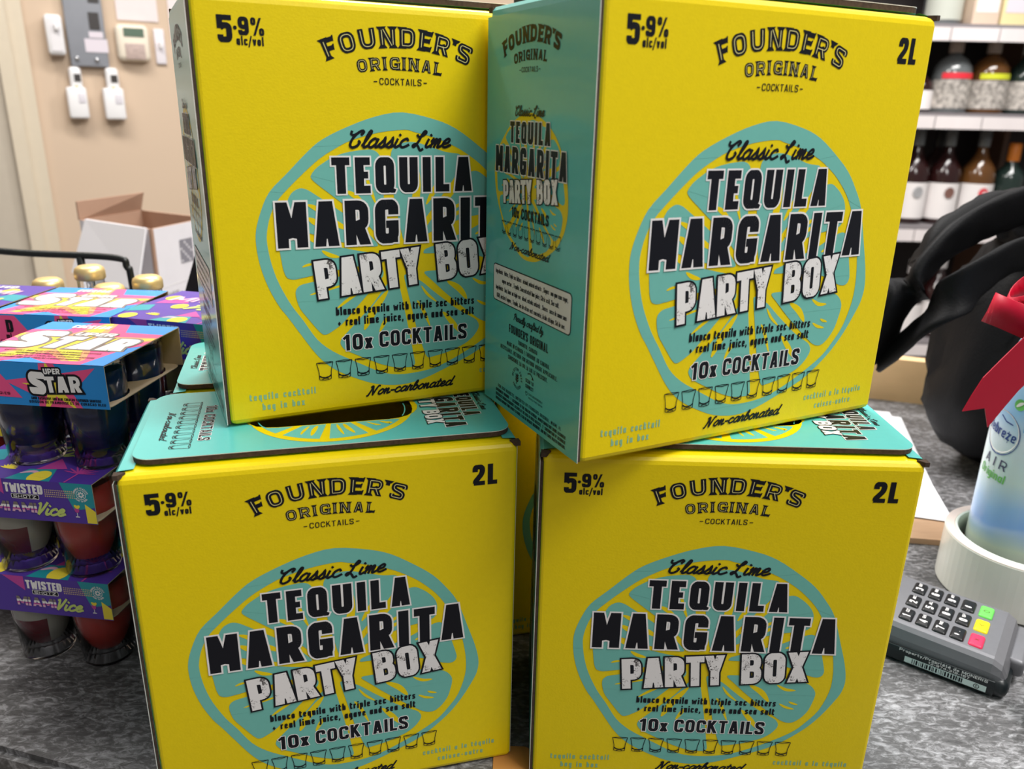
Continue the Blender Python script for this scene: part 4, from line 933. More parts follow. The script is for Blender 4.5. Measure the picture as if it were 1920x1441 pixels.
q = MB(); b0 = at_y((150, 480), 0.735); q.tube([b0, (b0.x + 0.004, b0.y, 0.09), (b0.x + 0.006, b0.y, 0.004)], 0.0036); q.build('leg', WIRE, rk)
q = MB(); q.tube([(a0.x, a0.y, 0.0035), (a3.x + 0.004, a3.y, 0.0035)], 0.0033); q.build('bottom_bar', WIRE, rk)

# ------------------------------------------------------------------ black easel sign and open white carton beyond the packs
A_, B_, C_, D_ = at_y((379, 430), 0.80), at_y((343, 560), 0.80), at_y((420, 560), 0.80), at_y((392, 430), 0.80)
def slab(name, pts, thick, m, nrm):
    b = MB(); n = Vector(nrm).normalized() * thick; k = len(pts)
    b.add(list(pts) + [p + n for p in pts], [tuple(range(k)), tuple(range(2 * k - 1, k - 1, -1))] + [(i, (i + 1) % k, k + (i + 1) % k, k + i) for i in range(k)])
    return b.build(name, m)
dn = lambda p, q, z: p + (q - p) * ((z - p.z) / (q.z - p.z))
bl, br = dn(A_, B_, 0.0), dn(D_, C_, 0.0)
sgn = slab('easel_sign', [A_, Vector((bl.x, bl.y, 0.0006)), Vector((bl.x + 0.16, bl.y + 0.004, 0.0006)), Vector((A_.x + 0.10, A_.y, A_.z))], 0.006, BLACKP, (0, 1, 0))
tag(sgn, 'black tapered stand panel behind the upper left carton', 'stand')
CB = mat('white_carton_board', (0.74, 0.71, 0.74), 0.6, var=0.04); CBIN = mat('carton_inside', (0.42, 0.26, 0.18), 0.85, var=0.05)
bc = empty('open_carton', (0, 0, 0), 0, 'open white shipping carton with folded flap near the wall', 'carton')
K = at_y((283, 430), 1.16); ztop = K.z
px_l = at_y((150, 420), 1.24); px_r = at_y((392, 404), 1.30)
k2 = Vector((K.x, K.y)); l2 = Vector((px_l.x, px_l.y)); r2 = Vector((px_r.x, px_r.y)); b2 = l2 + r2 - k2
for (p, q_, nm) in ((k2, l2, 'wall_panel'), (k2, r2, 'wall_panel'), (l2, b2, 'wall_panel'), (r2, b2, 'wall_panel')):
    d = (q_ - p).normalized(); n = Vector((-d.y, d.x)); ctr = (k2 + b2) / 2
    if n.dot(ctr - p) < 0: n = -n
    m = MB(); t = 0.004
    P4 = [p, q_, q_ + n * t, p + n * t]
    m.add([(v.x, v.y, 0.0006) for v in P4] + [(v.x, v.y, ztop) for v in P4], [(0, 1, 5, 4)], 0); m.add([(v.x, v.y, 0.0006) for v in P4] + [(v.x, v.y, ztop) for v in P4], [(2, 3, 7, 6), (4, 5, 6, 7), (1, 2, 6, 5), (3, 0, 4, 7)], 1)
    m.build(nm, [CB, CBIN], bc, fix=False)
dL = (l2 - k2).normalized(); nL = Vector((dL.y, -dL.x));
if nL.dot((k2 + b2) / 2 - k2) > 0: nL = -nL
m = MB(); o1 = k2 + dL * 0.004; o2 = k2 + dL * (l2 - k2).length * .86
pts = [(o1, ztop + .002, .003), (o2, ztop + .004, .003), (o2 + nL * .03 + dL * .012, ztop - .075, 0), (o1 + nL * .03, ztop - .085, 0)]
m.add([(p.x + nL.x * e, p.y + nL.y * e, z) for p, z, e in pts] + [(p.x + nL.x * (e + .003), p.y + nL.y * (e + .003), z) for p, z, e in pts], [(0, 1, 2, 3), (7, 6, 5, 4), (0, 4, 5, 1), (1, 5, 6, 2), (2, 6, 7, 3), (3, 7, 4, 0)])
m.build('folded_flap', mat('white_flap', (0.86, 0.84, 0.87), 0.55), bc)
m = MB(); fl0 = [(l2, 0.0, 0.0), (b2, 0.0, 0.0), (b2, -0.012, .03), (l2, .0, .028)]
m.add([(p.x + dL.x * e, p.y + dL.y * e, ztop + z) for p, e, z in fl0] + [(p.x + dL.x * (e + .003), p.y + dL.y * (e + .003), ztop + z) for p, e, z in fl0], [(0, 1, 2, 3), (7, 6, 5, 4), (0, 4, 5, 1), (1, 5, 6, 2), (2, 6, 7, 3), (3, 7, 4, 0)]); m.build('back_flap', CBIN, bc)
m = MB(); m.add([(p.x, p.y, .002) for p in (k2, l2, b2, r2)], [(0, 1, 2, 3)]); m.build('bottom', CBIN, bc)
# printed marks on the right face
dR = (r2 - k2).normalized(); LR = (r2 - k2).length; nR = Vector((dR.y, -dR.x))
if nR.dot((k2 + b2) / 2 - k2) > 0: nR = -nR
GREYINK = mat('grey_ink', (0.22, 0.21, 0.24), 0.6)
a = Art()
a.fill([rrect(LR * 420, ztop * 1000 - 60, LR * 640, ztop * 1000 - 24, 1)], GREYINK, 0)
for i in range(6):
    for j in range(7):
        if (i * 7 + j * 3) % 4 == 0: a.fill([rrect(LR * (430 + 33 * i), ztop * 1000 - 58 + 4.6 * j, LR * (455 + 33 * i), ztop * 1000 - 55 + 4.6 * j, .4)], CB, 1)
a.line([(LR * 60, ztop * 1000 - 88), (LR * 1000, ztop * 1000 - 84)], 1.2, WHITE_INK, 0)
a.text('WINES', 6, st=.18, m=GREYINK, x=LR * 60, y=ztop * 1000 - 104, fit=LR * 260); a.text('SPIRITS', 5, st=.18, m=GREYINK, x=LR * 640, y=ztop * 1000 - 98, fit=LR * 240)
for k in range(5): a.text('HANDLE WITH CARE KEEP DRY', 4.2, st=.16, m=GREYINK, x=LR * 330, y=ztop * 1000 - 122 - 8 * k, fit=LR * 560)
a.build('carton_print', bc, lambda u, v, h: (k2.x + dR.x * u / 1000 + nR.x * (h + .0004), k2.y + dR.y * u / 1000 + nR.y * (h + .0004), v / 1000))

# ------------------------------------------------------------------ walls
WO = at_y((200, 200), 2.4); WE = Vector((0.866, 0.5, 0)); WN = Vector((0.5, -0.866, 0))
WM = Matrix(((WE.x, -WN.x, 0, WO.x), (WE.y, -WN.y, 0, WO.y), (0, 0, 1, 0), (0, 0, 0, 1)))
def wl(px):
    p = at_plane(px, WO, WN); return ((p - WO).dot(WE), p.z)
WALLPAINT = mat('beige_paint', (0.60, 0.46, 0.34), 0.7, var=0.06, vscale=1.5, bump=0.1, bscale=60)
m = MB(); m.box(-3.0, 2.0, 0.0, 0.08, -0.95, 2.4, M=WM); tag(m.build('wall_left', WALLPAINT), kind='structure')
m = MB(); m.box(-3.0, 4.5, 4.2, 4.28, -0.95, 2.4); tag(m.build('wall_back', mat('back_wall_paint', (0.40, 0.36, 0.33), 0.7, var=0.05)), kind='structure')
TRIM = mat('cream_trim', (0.62, 0.54, 0.42), 0.5, var=0.03)
s0, s1, s2 = wl((22, 250))[0], wl((48, 250))[0], wl((78, 250))[0]
m = MB(); m.box(s0, s1, -0.030, 0.0, -0.95, 2.1, M=WM); m.box(s1, s2, -0.016, 0.0, -0.95, 2.1, M=WM); tag(m.build('trim_1', TRIM), kind='structure')
m = MB(); m.box(s0 - 0.9, s0, -0.010, 0.0, -0.95, 2.05, M=WM); tag(m.build('door_1', mat('door_beige', (0.50, 0.44, 0.36), 0.55, var=0.04)), kind='structure')

def wbox(m, p0, p1, d0, d1, r=0.0, mi=0):
    """box on the wall between two pixels of the photograph's frame, standing out from d0 to d1 metres"""
    a, b = wl(p0), wl(p1); x0, x1 = sorted((a[0], b[0])); z0, z1 = sorted((a[1], b[1]))
    if r: m.rbox(x0, x1, -d1, -d0, z0, z1, r, mi, M=WM)
    else: m.box(x0, x1, -d1, -d0, z0, z1, mi, M=WM)
    return m
def wthing(name, label, cat, group=None):
    return empty(name, (0, 0, 0), 0, label, cat, group)
DARKSCR = mat('dark_screen', (0.05, 0.045, 0.045), 0.3); CREAM = mat('cream_plastic', (0.78, 0.70, 0.58), 0.45); GREYMET = mat('grey_panel_paint', (0.24, 0.25, 0.28), 0.5, var=0.05)
LILAC = mat('label_paper', (0.66, 0.60, 0.66), 0.6); GREENLCD = mat('lcd_green', (0.10, 0.15, 0.11), 0.3); BUTTON = mat('orange_button', (0.75, 0.36, 0.08), 0.4); PINKY = mat('keypad_pinkish', (0.52, 0.40, 0.36), 0.5, var=0.25, vscale=140)
t = wthing('thermostat', 'white wall thermostat at the left, over the grey panel edge', 'thermostat')
wbox(MB(), (80, 28), (124, 105), 0, 0.045, 0.008).build('case', WHITEP, t); wbox(MB(), (89, 36), (118, 98), 0.045, 0.047).build('face_plate', mat('face_grey', (0.70, 0.68, 0.70), 0.5), t); wbox(MB(), (99, 46), (110, 60), 0.047, 0.058, 0.004).build('dial', WHITEP, t)
t = wthing('breaker_panel', 'grey metal breaker panel behind the thermostat', 'panel')
wbox(MB(), (106, -60), (205, 127), 0, 0.022, 0.004).build('door', GREYMET, t)
wbox(MB(), (163, 24), (187, 57), 0.022, 0.024).build('window', DARKSCR, t); wbox(MB(), (160, -20), (184, 7), 0.022, 0.024).build('window', DARKSCR, t)
wbox(MB(), (165, 60), (193, 73), 0.022, 0.0235).build('sticker', LILAC, t); wbox(MB(), (157, 73), (203, 100), 0.022, 0.0235).build('sticker', LILAC, t)
for px in ((144, 110), (181, 113)): wbox(MB(), (px[0] - 4, px[1] - 4), (px[0] + 4, px[1] + 4), 0.022, 0.030, 0.003).build('latch', mat('chrome', (0.6, 0.6, 0.62), 0.25, metal=1.0), t)
t = wthing('alarm_keypad', 'cream alarm keypad with a green screen beside the breaker panel', 'keypad')
wbox(MB(), (212, 45), (283, 117), 0, 0.030, 0.014).build('case', CREAM, t); wbox(MB(), (228, 53), (268, 71), 0.030, 0.032).build('screen', GREENLCD, t); wbox(MB(), (232, 82), (272, 113), 0.030, 0.033, 0.001).build('key_cover', PINKY, t)
t = wthing('switch_plate', 'white light switch plate right of the alarm keypad', 'light switch')
wbox(MB(), (286, 54), (313, 121), 0, 0.008, 0.003).build('plate', mat('switch_white', (0.72, 0.68, 0.72), 0.5), t); wbox(MB(), (297, 78), (304, 92), 0.008, 0.022, 0.003).build('toggle', WHITEP, t)
for p0, p1, lab in (((207, -60), (297, 42), 'white notice pinned on the wall above the alarm keypad'), ((306, -60), (372, 80), 'white notice hanging right of the switch plate')):
    tag(wbox(MB(), p0, p1, 0.0, 0.003).build('wall_notice', mat('notice_paper', (0.74, 0.66, 0.66), 0.7, var=0.03)), lab, 'notice', 'notices on the beige wall')
def remote(dx, dy, lab):
    t = wthing('air_conditioner_remote', lab, 'remote', 'white remotes in wall holders')
    wbox(MB(), (126 + dx, 125 + dy), (161 + dx, 205 + dy), 0.010, 0.035, 0.010).build('body', WHITEP, t)
    wbox(MB(), (122 + dx, 163 + dy), (168 + dx, 222 + dy), 0.0, 0.042, 0.006).build('holder', WHITEP, t)
    wbox(MB(), (137 + dx, 139 + dy), (151 + dx, 153 + dy), 0.035, 0.037).build('screen', DARKSCR, t)
    wbox(MB(), (139 + dx, 161 + dy), (147 + dx, 168 + dy), 0.0345, 0.0375, 0.001).build('button', BUTTON, t)
    wbox(MB(), (145 + dx, 175 + dy), (160 + dx, 193 + dy), 0.042, 0.0435, .0005).build('button_panel', mat('remote_grey', (0.66, 0.63, 0.68), 0.5), t)
remote(0, 0, 'white remote in a wall holder, left of the two')
remote(68, 2, 'white remote in a wall holder, right of the two')

# ------------------------------------------------------------------ liquor shelf at the back
SY = 3.0
SHELFDARK = mat('shelf_dark', (0.035, 0.028, 0.028), 0.6, var=0.1, vscale=5); STRIP = mat('price_strip_white', (0.80, 0.74, 0.74), 0.4, var=0.12, vscale=9, stretch=(1, 1, .2))
shelf = empty('shelf_unit', (0, 0, 0), 0, 'dark liquor shelf with white price strips in the background', 'shelf')
zs = [at_y((1830, 45), SY).z, at_y((1820, 212), SY).z, at_y((1712, 424), SY).z, at_y((1700, 640), SY).z]
zs.append(zs[-1] - 0.40)
zs.insert(0, zs[0] + 0.42)
for z in zs:
    m = MB(); m.box(-1.2, 2.6, SY, SY + 0.42, z - 0.022, z); m.build('shelf_board', mat('shelf_board_grey', (0.22, 0.20, 0.21), 0.5), shelf)
    x = -1.2
    while x < 2.5:
        m = MB(); m.box(x + 0.001, x + 0.165, SY - 0.006, SY, z - 0.055, z - 0.012); m.build('price_strip', STRIP, shelf); x += 0.168
m = MB(); m.box(-1.2, 2.6, SY + 0.42, SY + 0.44, -0.95, 1.5); m.build('back_panel', SHELFDARK, shelf)
xu = at_y((1868, 330), SY + 0.24).x
for x in (-1.2, xu, 2.58):
    m = MB(); m.box(x, x + 0.02, SY + 0.24, SY + 0.42, -0.95, 1.5); m.build('upright', mat('upright_wood', (0.16, 0.09, 0.06), 0.6), shelf)
def bottle(pxx, zi, h, r, style, glass, capm, lab, labm=None, band=None, depth=0.12, grp='liquor bottles on the back shelf'):
    zb = zs[zi]; p = at_plane((pxx, 0), Vector((0, SY + depth, 0)), Vector((0, 1, 0)))
    # x position on the shelf for that column of the frame at bottle height
    zt = zb + h * .4; x = 0.0
    d0, d1 = at_y((pxx, 100), SY + depth), at_y((pxx, 500), SY + depth); t_ = (zt - d0.z) / (d1.z - d0.z); x = d0.x + (d1.x - d0.x) * t_
    root = empty('liquor_bottle', (x, SY + depth, zb + .0006), 0, lab, 'bottle', grp)
    prof = {'decanter': [(0, 0.0), (r * .96, 0.0), (r, .02), (r, .52), (r * .93, .62), (r * .68, .71), (r * .34, .77), (r * .27, .82), (r * .27, .90)],
            'round': [(0, 0.0), (r * .95, 0.0), (r, .02), (r, .50), (r * .90, .60), (r * .50, .70), (r * .30, .78), (r * .28, .92)],
            'wine': [(0, 0.0), (r * .95, 0), (r, .02), (r, .58), (r * .85, .66), (r * .42, .74), (r * .36, .80), (r * .36, .95)]}[style]
    b = MB(); b.lathe([(a_, z_ * h) for a_, z_ in prof], 24); b.build('glass', glass, root)
    c0, c1 = prof[-1][1] - (.10 if style != 'wine' else .17), 1.0; rc = r * (.36 if style != 'wine' else .42)
    c = MB(); c.lathe([(rc, c0 * h), (rc * 1.02, (c0 + .01) * h), (rc, (c1 - .015) * h), (rc * .85, c1 * h), (0, c1 * h)], 20); c.build('stopper' if style == 'decanter' else 'cap', capm, root)
    def wrap(nm, z0, z1, mm, frac=.46):
        q = MB(); n = 14; rr = r * 1.012
        vs = [(rr * math.cos(-math.pi / 2 - frac * math.pi + 2 * frac * math.pi * i / n), rr * math.sin(-math.pi / 2 - frac * math.pi + 2 * frac * math.pi * i / n), z * h) for z in (z0, z1) for i in range(n + 1)]
        q.add(vs, [(i, i + 1, n + 2 + i, n + 1 + i) for i in range(n)], 0, True); return q.build(nm, mm, root)
    if labm: wrap('paper_label', .06, .44, labm)
    if band: wrap('label_band', .455, .53, band, .30)
    return root
GCLEAR = mat('shelf_glass_clear', (0.13, 0.14, 0.145), 0.08, coat=0.6); GAMBER = mat('shelf_glass_amber', (0.11, 0.045, 0.012), 0.08, coat=0.6); GRED = mat('shelf_glass_red', (0.022, 0.006, 0.006), 0.08, coat=0.6); GGREEN = mat('shelf_glass_green', (0.014, 0.026, 0.022), 0.08, coat=0.6); GBLUE = mat('shelf_glass_blue', (0.06, 0.07, 0.16), 0.1, coat=0.6)
STONE = mat('patterned_label', (0.62, 0.57, 0.52), 0.6, var=0.75, vscale=70); CORK = mat('wood_stopper', (0.52, 0.42, 0.36), 0.6, var=0.2); WLAB = mat('white_label', (0.80, 0.76, 0.75), 0.6); REDB = mat('red_band', (0.75, 0.03, 0.05), 0.5); LIMEB = mat('lime_band', (0.62, 0.66, 0.03), 0.5); ORC = mat('orange_capsule', (0.80, 0.24, 0.03), 0.45); PNKL = mat('pink_label', (0.62, 0.10, 0.25), 0.5); YLAB = mat('pale_yellow_box', (0.78, 0.66, 0.36), 0.6)
bottle(1782, 2, 0.255, 0.067, 'decanter', GCLEAR, CORK, 'round-shouldered bottle with red band and patterned label on the middle shelf', STONE, REDB)
bottle(1852, 2, 0.255, 0.066, 'decanter', GAMBER, CORK, 'amber round-shouldered bottle with lime band and patterned label', STONE, LIMEB)
bottle(1918, 2, 0.25, 0.060, 'round', GGREEN, WHITEP, 'dark green bottle with white cap at the right end of the middle shelf', STONE)
bottle(1722, 2, 0.17, 0.048, 'round', GRED, BLACKP, 'short bottle with round white label half behind the upper right carton', WLAB)
bottle(1709, 3, 0.345, 0.056, 'round', GRED, GCLEAR, 'dark bottle with white label and grey seal, left of three below', WLAB)
bottle(1767, 3, 0.345, 0.057, 'round', GRED, GCLEAR, 'dark bottle with white label and brown seal, middle of three below', WLAB)
bottle(1829, 3, 0.345, 0.060, 'round', GAMBER, GCLEAR, 'amber bottle with white label and red seal, right of three below', WLAB)
bottle(1748, 3, 0.35, 0.045, 'wine', GRED, BLACKP, 'black-capped bottle behind the white-labelled ones', depth=0.30)
bottle(1886, 3, 0.30, 0.052, 'wine', GGREEN, ORC, 'wine bottle with an orange capsule beside the backpack', None)
bottle(1752, 4, 0.33, 0.055, 'round', GRED, WHITEP, 'white-labelled bottle seen between the backpack straps, higher one', WLAB)
bottle(1700, 4, 0.30, 0.055, 'round', GRED, WHITEP, 'white-labelled bottle seen between the backpack straps, lower one', WLAB)
bottle(1774, 1, 0.30, 0.064, 'round', GCLEAR, CORK, 'clear bottle on the top shelf above the red-banded one', mat('grey_green_label', (0.50, 0.52, 0.46), 0.6))
bottle(880, 1, 0.30, 0.045, 'round', GBLUE, WHITEP, 'purple-pink bottle glimpsed between the two upper cartons', PNKL)
bottle(930, 1, 0.26, 0.045, 'round', GCLEAR, WHITEP, 'pale bottle glimpsed between the two upper cartons', WLAB)
for px0, px1, mm, lab in ((1822, 1872, mat('peach_box', (0.72, 0.56, 0.44), 0.6), 'peach gift box on the top shelf'), (1876, 1935, YLAB, 'pale yellow gift box on the top shelf at the right edge')):
    x0, x1 = at_y((px0, 40), SY + .03).x, at_y((px1, 40), SY + .03).x
    r_ = empty('gift_box', ((x0 + x1) / 2, SY + .08, zs[1] + .0006), 0, lab, 'box', 'gift boxes on the top shelf'); hw = (x1 - x0) / 2
    m = MB(); m.rbox(-hw, hw, -.05, .05, 0, .30, .003); m.build('box_body', mm, r_); m = MB(); m.box(-hw * .8, hw * .8, -.0512, -.0502, .04, .24); m.build('front_label', LILAC if mm is YLAB else WLAB, r_)
# round seals on the three white labels
for o in [o for o in bpy.data.objects if o.get('label', '').endswith('of three below')]:
    cm_ = {'grey': mat('seal_grey', (0.35, 0.35, 0.36), .5), 'brown': mat('seal_brown', (0.20, 0.10, 0.08), .5), 'red': mat('seal_red', (0.70, 0.06, 0.08), .5)}
    k = next(v for kk, v in cm_.items() if kk + ' seal' in o['label'])
    q = MB(); rr = .0615; vs = [(rr * math.cos(-math.pi / 2 + .30 * math.cos(a)), rr * math.sin(-math.pi / 2 + .30 * math.cos(a)), .118 + .020 * math.sin(a)) for a in [2 * math.pi * i / 20 for i in range(20)]]
    q.add(vs, [tuple(range(20))]); sl_ = q.build('seal', k, o)

# ------------------------------------------------------------------ card reader
KD = Vector((0.795, -0.606, 0)).normalized(); KR = Vector((0.606, 0.795, 0)).normalized()
KO = Vector((0.2715, 0.4610, 0))
KM = Matrix(((KD.x, KR.x, 0, KO.x), (KD.y, KR.y, 0, KO.y), (0, 0, 1, 0.0004), (0, 0, 0, 1)))
cr = empty('card_reader', (0, 0, 0), 0, 'grey card payment terminal with coloured keys right of the lower right carton', 'card reader')
cr.matrix_world = KM
RG = mat('reader_grey', (0.19, 0.19, 0.205), 0.45, var=0.05, vscale=200, metal=0.3); RD = mat('reader_black', (0.012, 0.016, 0.018), 0.35); KEYB = mat('key_black', (0.010, 0.010, 0.011), 0.35)
def profile_body(m, xs, y0, y1, mi):
    """lofted shell: list of (x, z_bottom, z_top, inset)"""
    rings = []
    for x, zb, zt, ins in xs:
        ya, yb = y0 + ins, y1 - ins; c = 0.0035
        rings.append([(x, ya, zb), (x, ya - .000, (zb + zt) * .5), (x, ya + c * .35, zt - c), (x, ya + c, zt - c * .25), (x, ya + c * 1.6, zt), (x, yb - c * 1.6, zt), (x, yb - c, zt - c * .25), (x, yb - c * .35, zt - c), (x, yb, (zb + zt) * .5), (x, yb, zb)])
    n = 10; vs = [p for r in rings for p in r]
    fs = [(j * n + i, j * n + (i + 1) % n, (j + 1) * n + (i + 1) % n, (j + 1) * n + i) for j in range(len(rings) - 1) for i in range(n)]
    fs += [tuple(range(n)), tuple(reversed(range((len(rings) - 1) * n, len(rings) * n)))]
    m.add(vs, fs, mi, False); return m
m = profile_body(MB(), [(-0.088, 0.008, 0.030, .004), (-0.084, 0.007, 0.031, .001), (0.0, 0.007, 0.027, 0), (0.054, 0.007, 0.0255, 0), (0.0595, 0.007, 0.0225, .001), (0.0625, 0.007, 0.016, .003), (0.0635, 0.007, 0.010, .005)], -0.0150, 0.0560, 0); m.build('upper_shell', RG, cr)
m = MB(); m.rbox(-0.088, 0.0655, -0.0165, 0.0575, 0.0, 0.0135, 0.0055); m.build('lower_shell', RD, cr)
m = MB(); m.rbox(0.060, 0.0705, 0.006, 0.052, 0.006, 0.0185, 0.003); m.build('bumper', RG, cr)
m = MB(); m.box(-0.086, -0.020, -0.006, 0.047, 0.0295, 0.0322); m.build('screen', mat('reader_screen', (0.02, 0.025, 0.03), 0.12), cr)
KZ = 0.0262
cols = [['1', '2', '3'], ['4', '5', '6'], ['7', '8', '9'], ['*', '0', '#'], ['X', '<', 'O']]
sub = [['QZ', 'ABC', 'DEF'], ['GHI', 'JKL', 'MNO'], ['PRS', 'TUV', 'WXY'], [',', 'SP', ''], ['', '', '']]
kc = {'X': mat('key_red', (0.75, 0.035, 0.10), 0.4), '<': mat('key_yellow', (0.85, 0.72, 0.01), 0.4), 'O': mat('key_green', (0.14, 0.62, 0.10), 0.4)}
for ci, c_ in enumerate(cols):
    for ri, ch in enumerate(c_):
        X = ci * 0.0104 + (0.0006 if ci == 4 else 0); Y = ri * 0.0197; mm = kc.get(ch, KEYB); zt = KZ - ci * .0003
        hx, hy = (0.0043, 0.0076)
        k = MB(); k.rbox(X - hx, X + hx, Y - hy, Y + hy, zt - 0.002, zt + 0.0022, 0.0016); ko = k.build('key', mm, cr)
        a = Art(); big = ch not in 'X<O'
        im = WHITE_INK if big else (INK if ch == '<' else mat('key_mark_dark', (0.10, 0.03, 0.03) if ch == 'X' else (0.03, 0.16, 0.02), .5))
        ww = gwidth(ch, .2, 1.0)
        if ch == 'O': a.line(circle(0, 0, 1.3, 1.7, 16), .45, im, 0, True)
        elif ch == 'X': a.line([(-1.2, -1.2), (1.2, 1.2)], .45, im); a.line([(-1.2, 1.2), (1.2, -1.2)], .45, im, 1)
        elif ch == '<': a.line([(1.0, -1.6), (-1.0, 0), (1.0, 1.6)], .45, im)
        else:
            a.text(ch, 5.0, st=.2, wd=1.1, m=im, x=-3.6, y=-2.5, fit=ww * 5.0)
            if sub[ci][ri]: a.text(sub[ci][ri], 2.0, st=.2, m=im, x=1.6, y=-.6, fit=4.2)
        a.build('key_mark', ko, lambda u, v, h, X=X, Y=Y, zt=zt: (X - v / 1000, Y + u / 1000, zt + 0.0022 + h))
m = MB(); m.rbox(-0.0120, 0.0580, -0.0174, -0.0160, 0.0020, 0.0125, 0.0006); lb = m.build('asset_label', RD, cr)
a = Art(); a.fill([rrect(0, 0, 48, 4.3, .3)], mat('label_pale', (0.62, 0.72, 0.70), 0.5), 0)
x = 4.5
random.seed(3)
while x < 34:
    w_ = random.choice((.3, .5, .8, 1.0)); a.fill([[(x, .5), (x + w_, .5), (x + w_, 3.8), (x, 3.8)]], INK, 1); x += w_ + random.choice((.35, .6, .8))
a.line(circle(42.5, 2.1, 1.5, 1.4, 16), .4, INK, 1, True)
a.text('C', 1.6, st=.2, m=INK, x=42, y=1.3, ly=1)
a.text('Property/Propriété de MONERIS', 2.0, st=.2, m=WHITE_INK, x=-4, y=7.2, fit=52, ly=1); a.text('12-974-318-167', 1.7, st=.2, m=WHITE_INK, x=14, y=5.0, fit=24, ly=1)
a.build('label_print', lb, lambda u, v, h: (u / 1000 + 0.006, -0.0174 - h, 0.0030 + v / 1000))
m = MB(); m.box(-0.022, -0.013, -0.0158, -0.0149, 0.0165, 0.0195); m.build('side_slot', BLACKP, cr)

# ------------------------------------------------------------------ tape roll and freshener bottle
TC = Vector((0.3960, 0.5400, 0.0))
tr_ = empty('tape_roll', TC + Vector((0, 0, .0003)), 0, 'roll of clear packing tape standing flat behind the card reader', 'tape roll')
TAPE = mat('tape_clear', (0.90, 0.88, 0.81), 0.22, coat=0.3, var=0.05, vscale=12); TAPEIN = mat('tape_core', (0.72, 0.78, 0.70), 0.5); RIMP = mat('tape_rim', (0.80, 0.68, 0.62), 0.4)
n = 64
def ring(prof, mi=0):
    q = MB(); vs = [(r * math.cos(2 * math.pi * i / n), r * math.sin(2 * math.pi * i / n), z) for r, z in prof for i in range(n)]; k = len(prof)
    q.add(vs, [(j * n + i, j * n + (i + 1) % n, ((j + 1) % k) * n + (i + 1) % n, ((j + 1) % k) * n + i) for j in range(k) for i in range(n)], mi, False); return q
ring([(0.0480, 0.0004), (0.0546, 0.0004), (0.0550, 0.001), (0.0550, 0.0425), (0.0546, 0.0432), (0.0480, 0.0432)]).build('tape', TAPE, tr_)
ring([(0.0462, 0.0), (0.0480, 0.0), (0.0480, 0.0440), (0.0474, 0.0444), (0.0462, 0.0440)]).build('core', TAPEIN, tr_)
ring([(0.0481, 0.0433), (0.0548, 0.0433), (0.0546, 0.0438), (0.0484, 0.0439)]).build('edge_band', RIMP, tr_)
a = Art(); REDINK = mat('red_print', (0.62, 0.04, 0.05), 0.5)
for k in range(6): a.text('TAPE', 8, st=.2, sp=.15, m=REDINK, x=k * 46, y=18, fit=26)
a.build('core_print', tr_, lambda u, v, h: ((0.0461 - h) * math.cos(R(200) - u / 46), (0.0461 - h) * math.sin(R(200) - u / 46), v / 1000))
FC = Vector((0.3950, 0.5510, 0.0))
fb = empty('freshener_bottle', FC + Vector((0, 0, .0005)), 0, 'blue and white air freshener bottle standing inside the tape roll', 'bottle')
def fresh_mat():
    m = mat('freshener_print', (0.7, 0.8, 0.9), 0.28, coat=0.35); nt = m.node_tree; b = nt.nodes['Principled BSDF']
    tc = nt.nodes.new('ShaderNodeTexCoord'); sx = nt.nodes.new('ShaderNodeSeparateXYZ'); nt.links.new(tc.outputs['Object'], sx.inputs[0])
    nz = nt.nodes.new('ShaderNodeTexNoise'); nz.inputs['Scale'].default_value = 22; nt.links.new(tc.outputs['Object'], nz.inputs['Vector'])
    ma = nt.nodes.new('ShaderNodeMath'); ma.operation = 'MULTIPLY_ADD'; ma.inputs[1].default_value = 0.022; nt.links.new(nz.outputs['Fac'], ma.inputs[0]); nt.links.new(sx.outputs['Z'], ma.inputs[2])
    dv = nt.nodes.new('ShaderNodeMath'); dv.operation = 'DIVIDE'; dv.inputs[1].default_value = 0.2; nt.links.new(ma.outputs[0], dv.inputs[0])
    rp = nt.nodes.new('ShaderNodeValToRGB'); e = rp.color_ramp.elements
    e[0].position = 0.0; e[0].color = (0.40, 0.40, 0.38, 1); e[1].position = 1.0; e[1].color = (0.45, 0.68, 0.90, 1)
    for p_, c_ in ((.17, (.42, .44, .40, 1)), (.25, (.58, .66, .55, 1)), (.34, (.20, .40, .80, 1)), (.42, (.30, .52, .85, 1)), (.54, (.66, .80, .80, 1)), (.68, (.70, .80, .92, 1)), (.80, (.32, .56, .88, 1))):
        x_ = e.new(p_); x_.color = c_
    nt.links.new(dv.outputs[0], rp.inputs['Fac']); nt.links.new(rp.outputs['Color'], b.inputs['Base Color'])
    return m
FR = 0.0330
fprof = [(0, .001), (.0300, .001), (.0325, .004), (.0330, .010), (.0332, .090), (.0332, .140), (.0315, .168), (.0272, .192), (.0200, .210), (.0140, .220), (.0140, .232)]
def frad(z):
    for (r0, z0), (r1, z1) in zip(fprof[1:], fprof[2:]):
        if z0 <= z <= z1: return r0 + (r1 - r0) * (z - z0) / (z1 - z0)
    return FR
m = MB(); m.lathe(fprof, 48); m.build('bottle_body', fresh_mat(), fb)
m = MB(); m.lathe([(.0160, .226), (.0175, .230), (.0175, .250), (.0120, .262), (0, .262)], 32); m.rbox(-.034, .012, -.008, .008, .252, .270, .004); m.build('spray_head', WHITEP, fb)
th0 = math.atan2(-FC.y, -FC.x)
def fmap(off): return lambda u, v, h: ((frad(v / 1000) + h + .0001) * math.cos(th0 + off + u / 33), (frad(v / 1000) + h + .0001) * math.sin(th0 + off + u / 33), v / 1000)
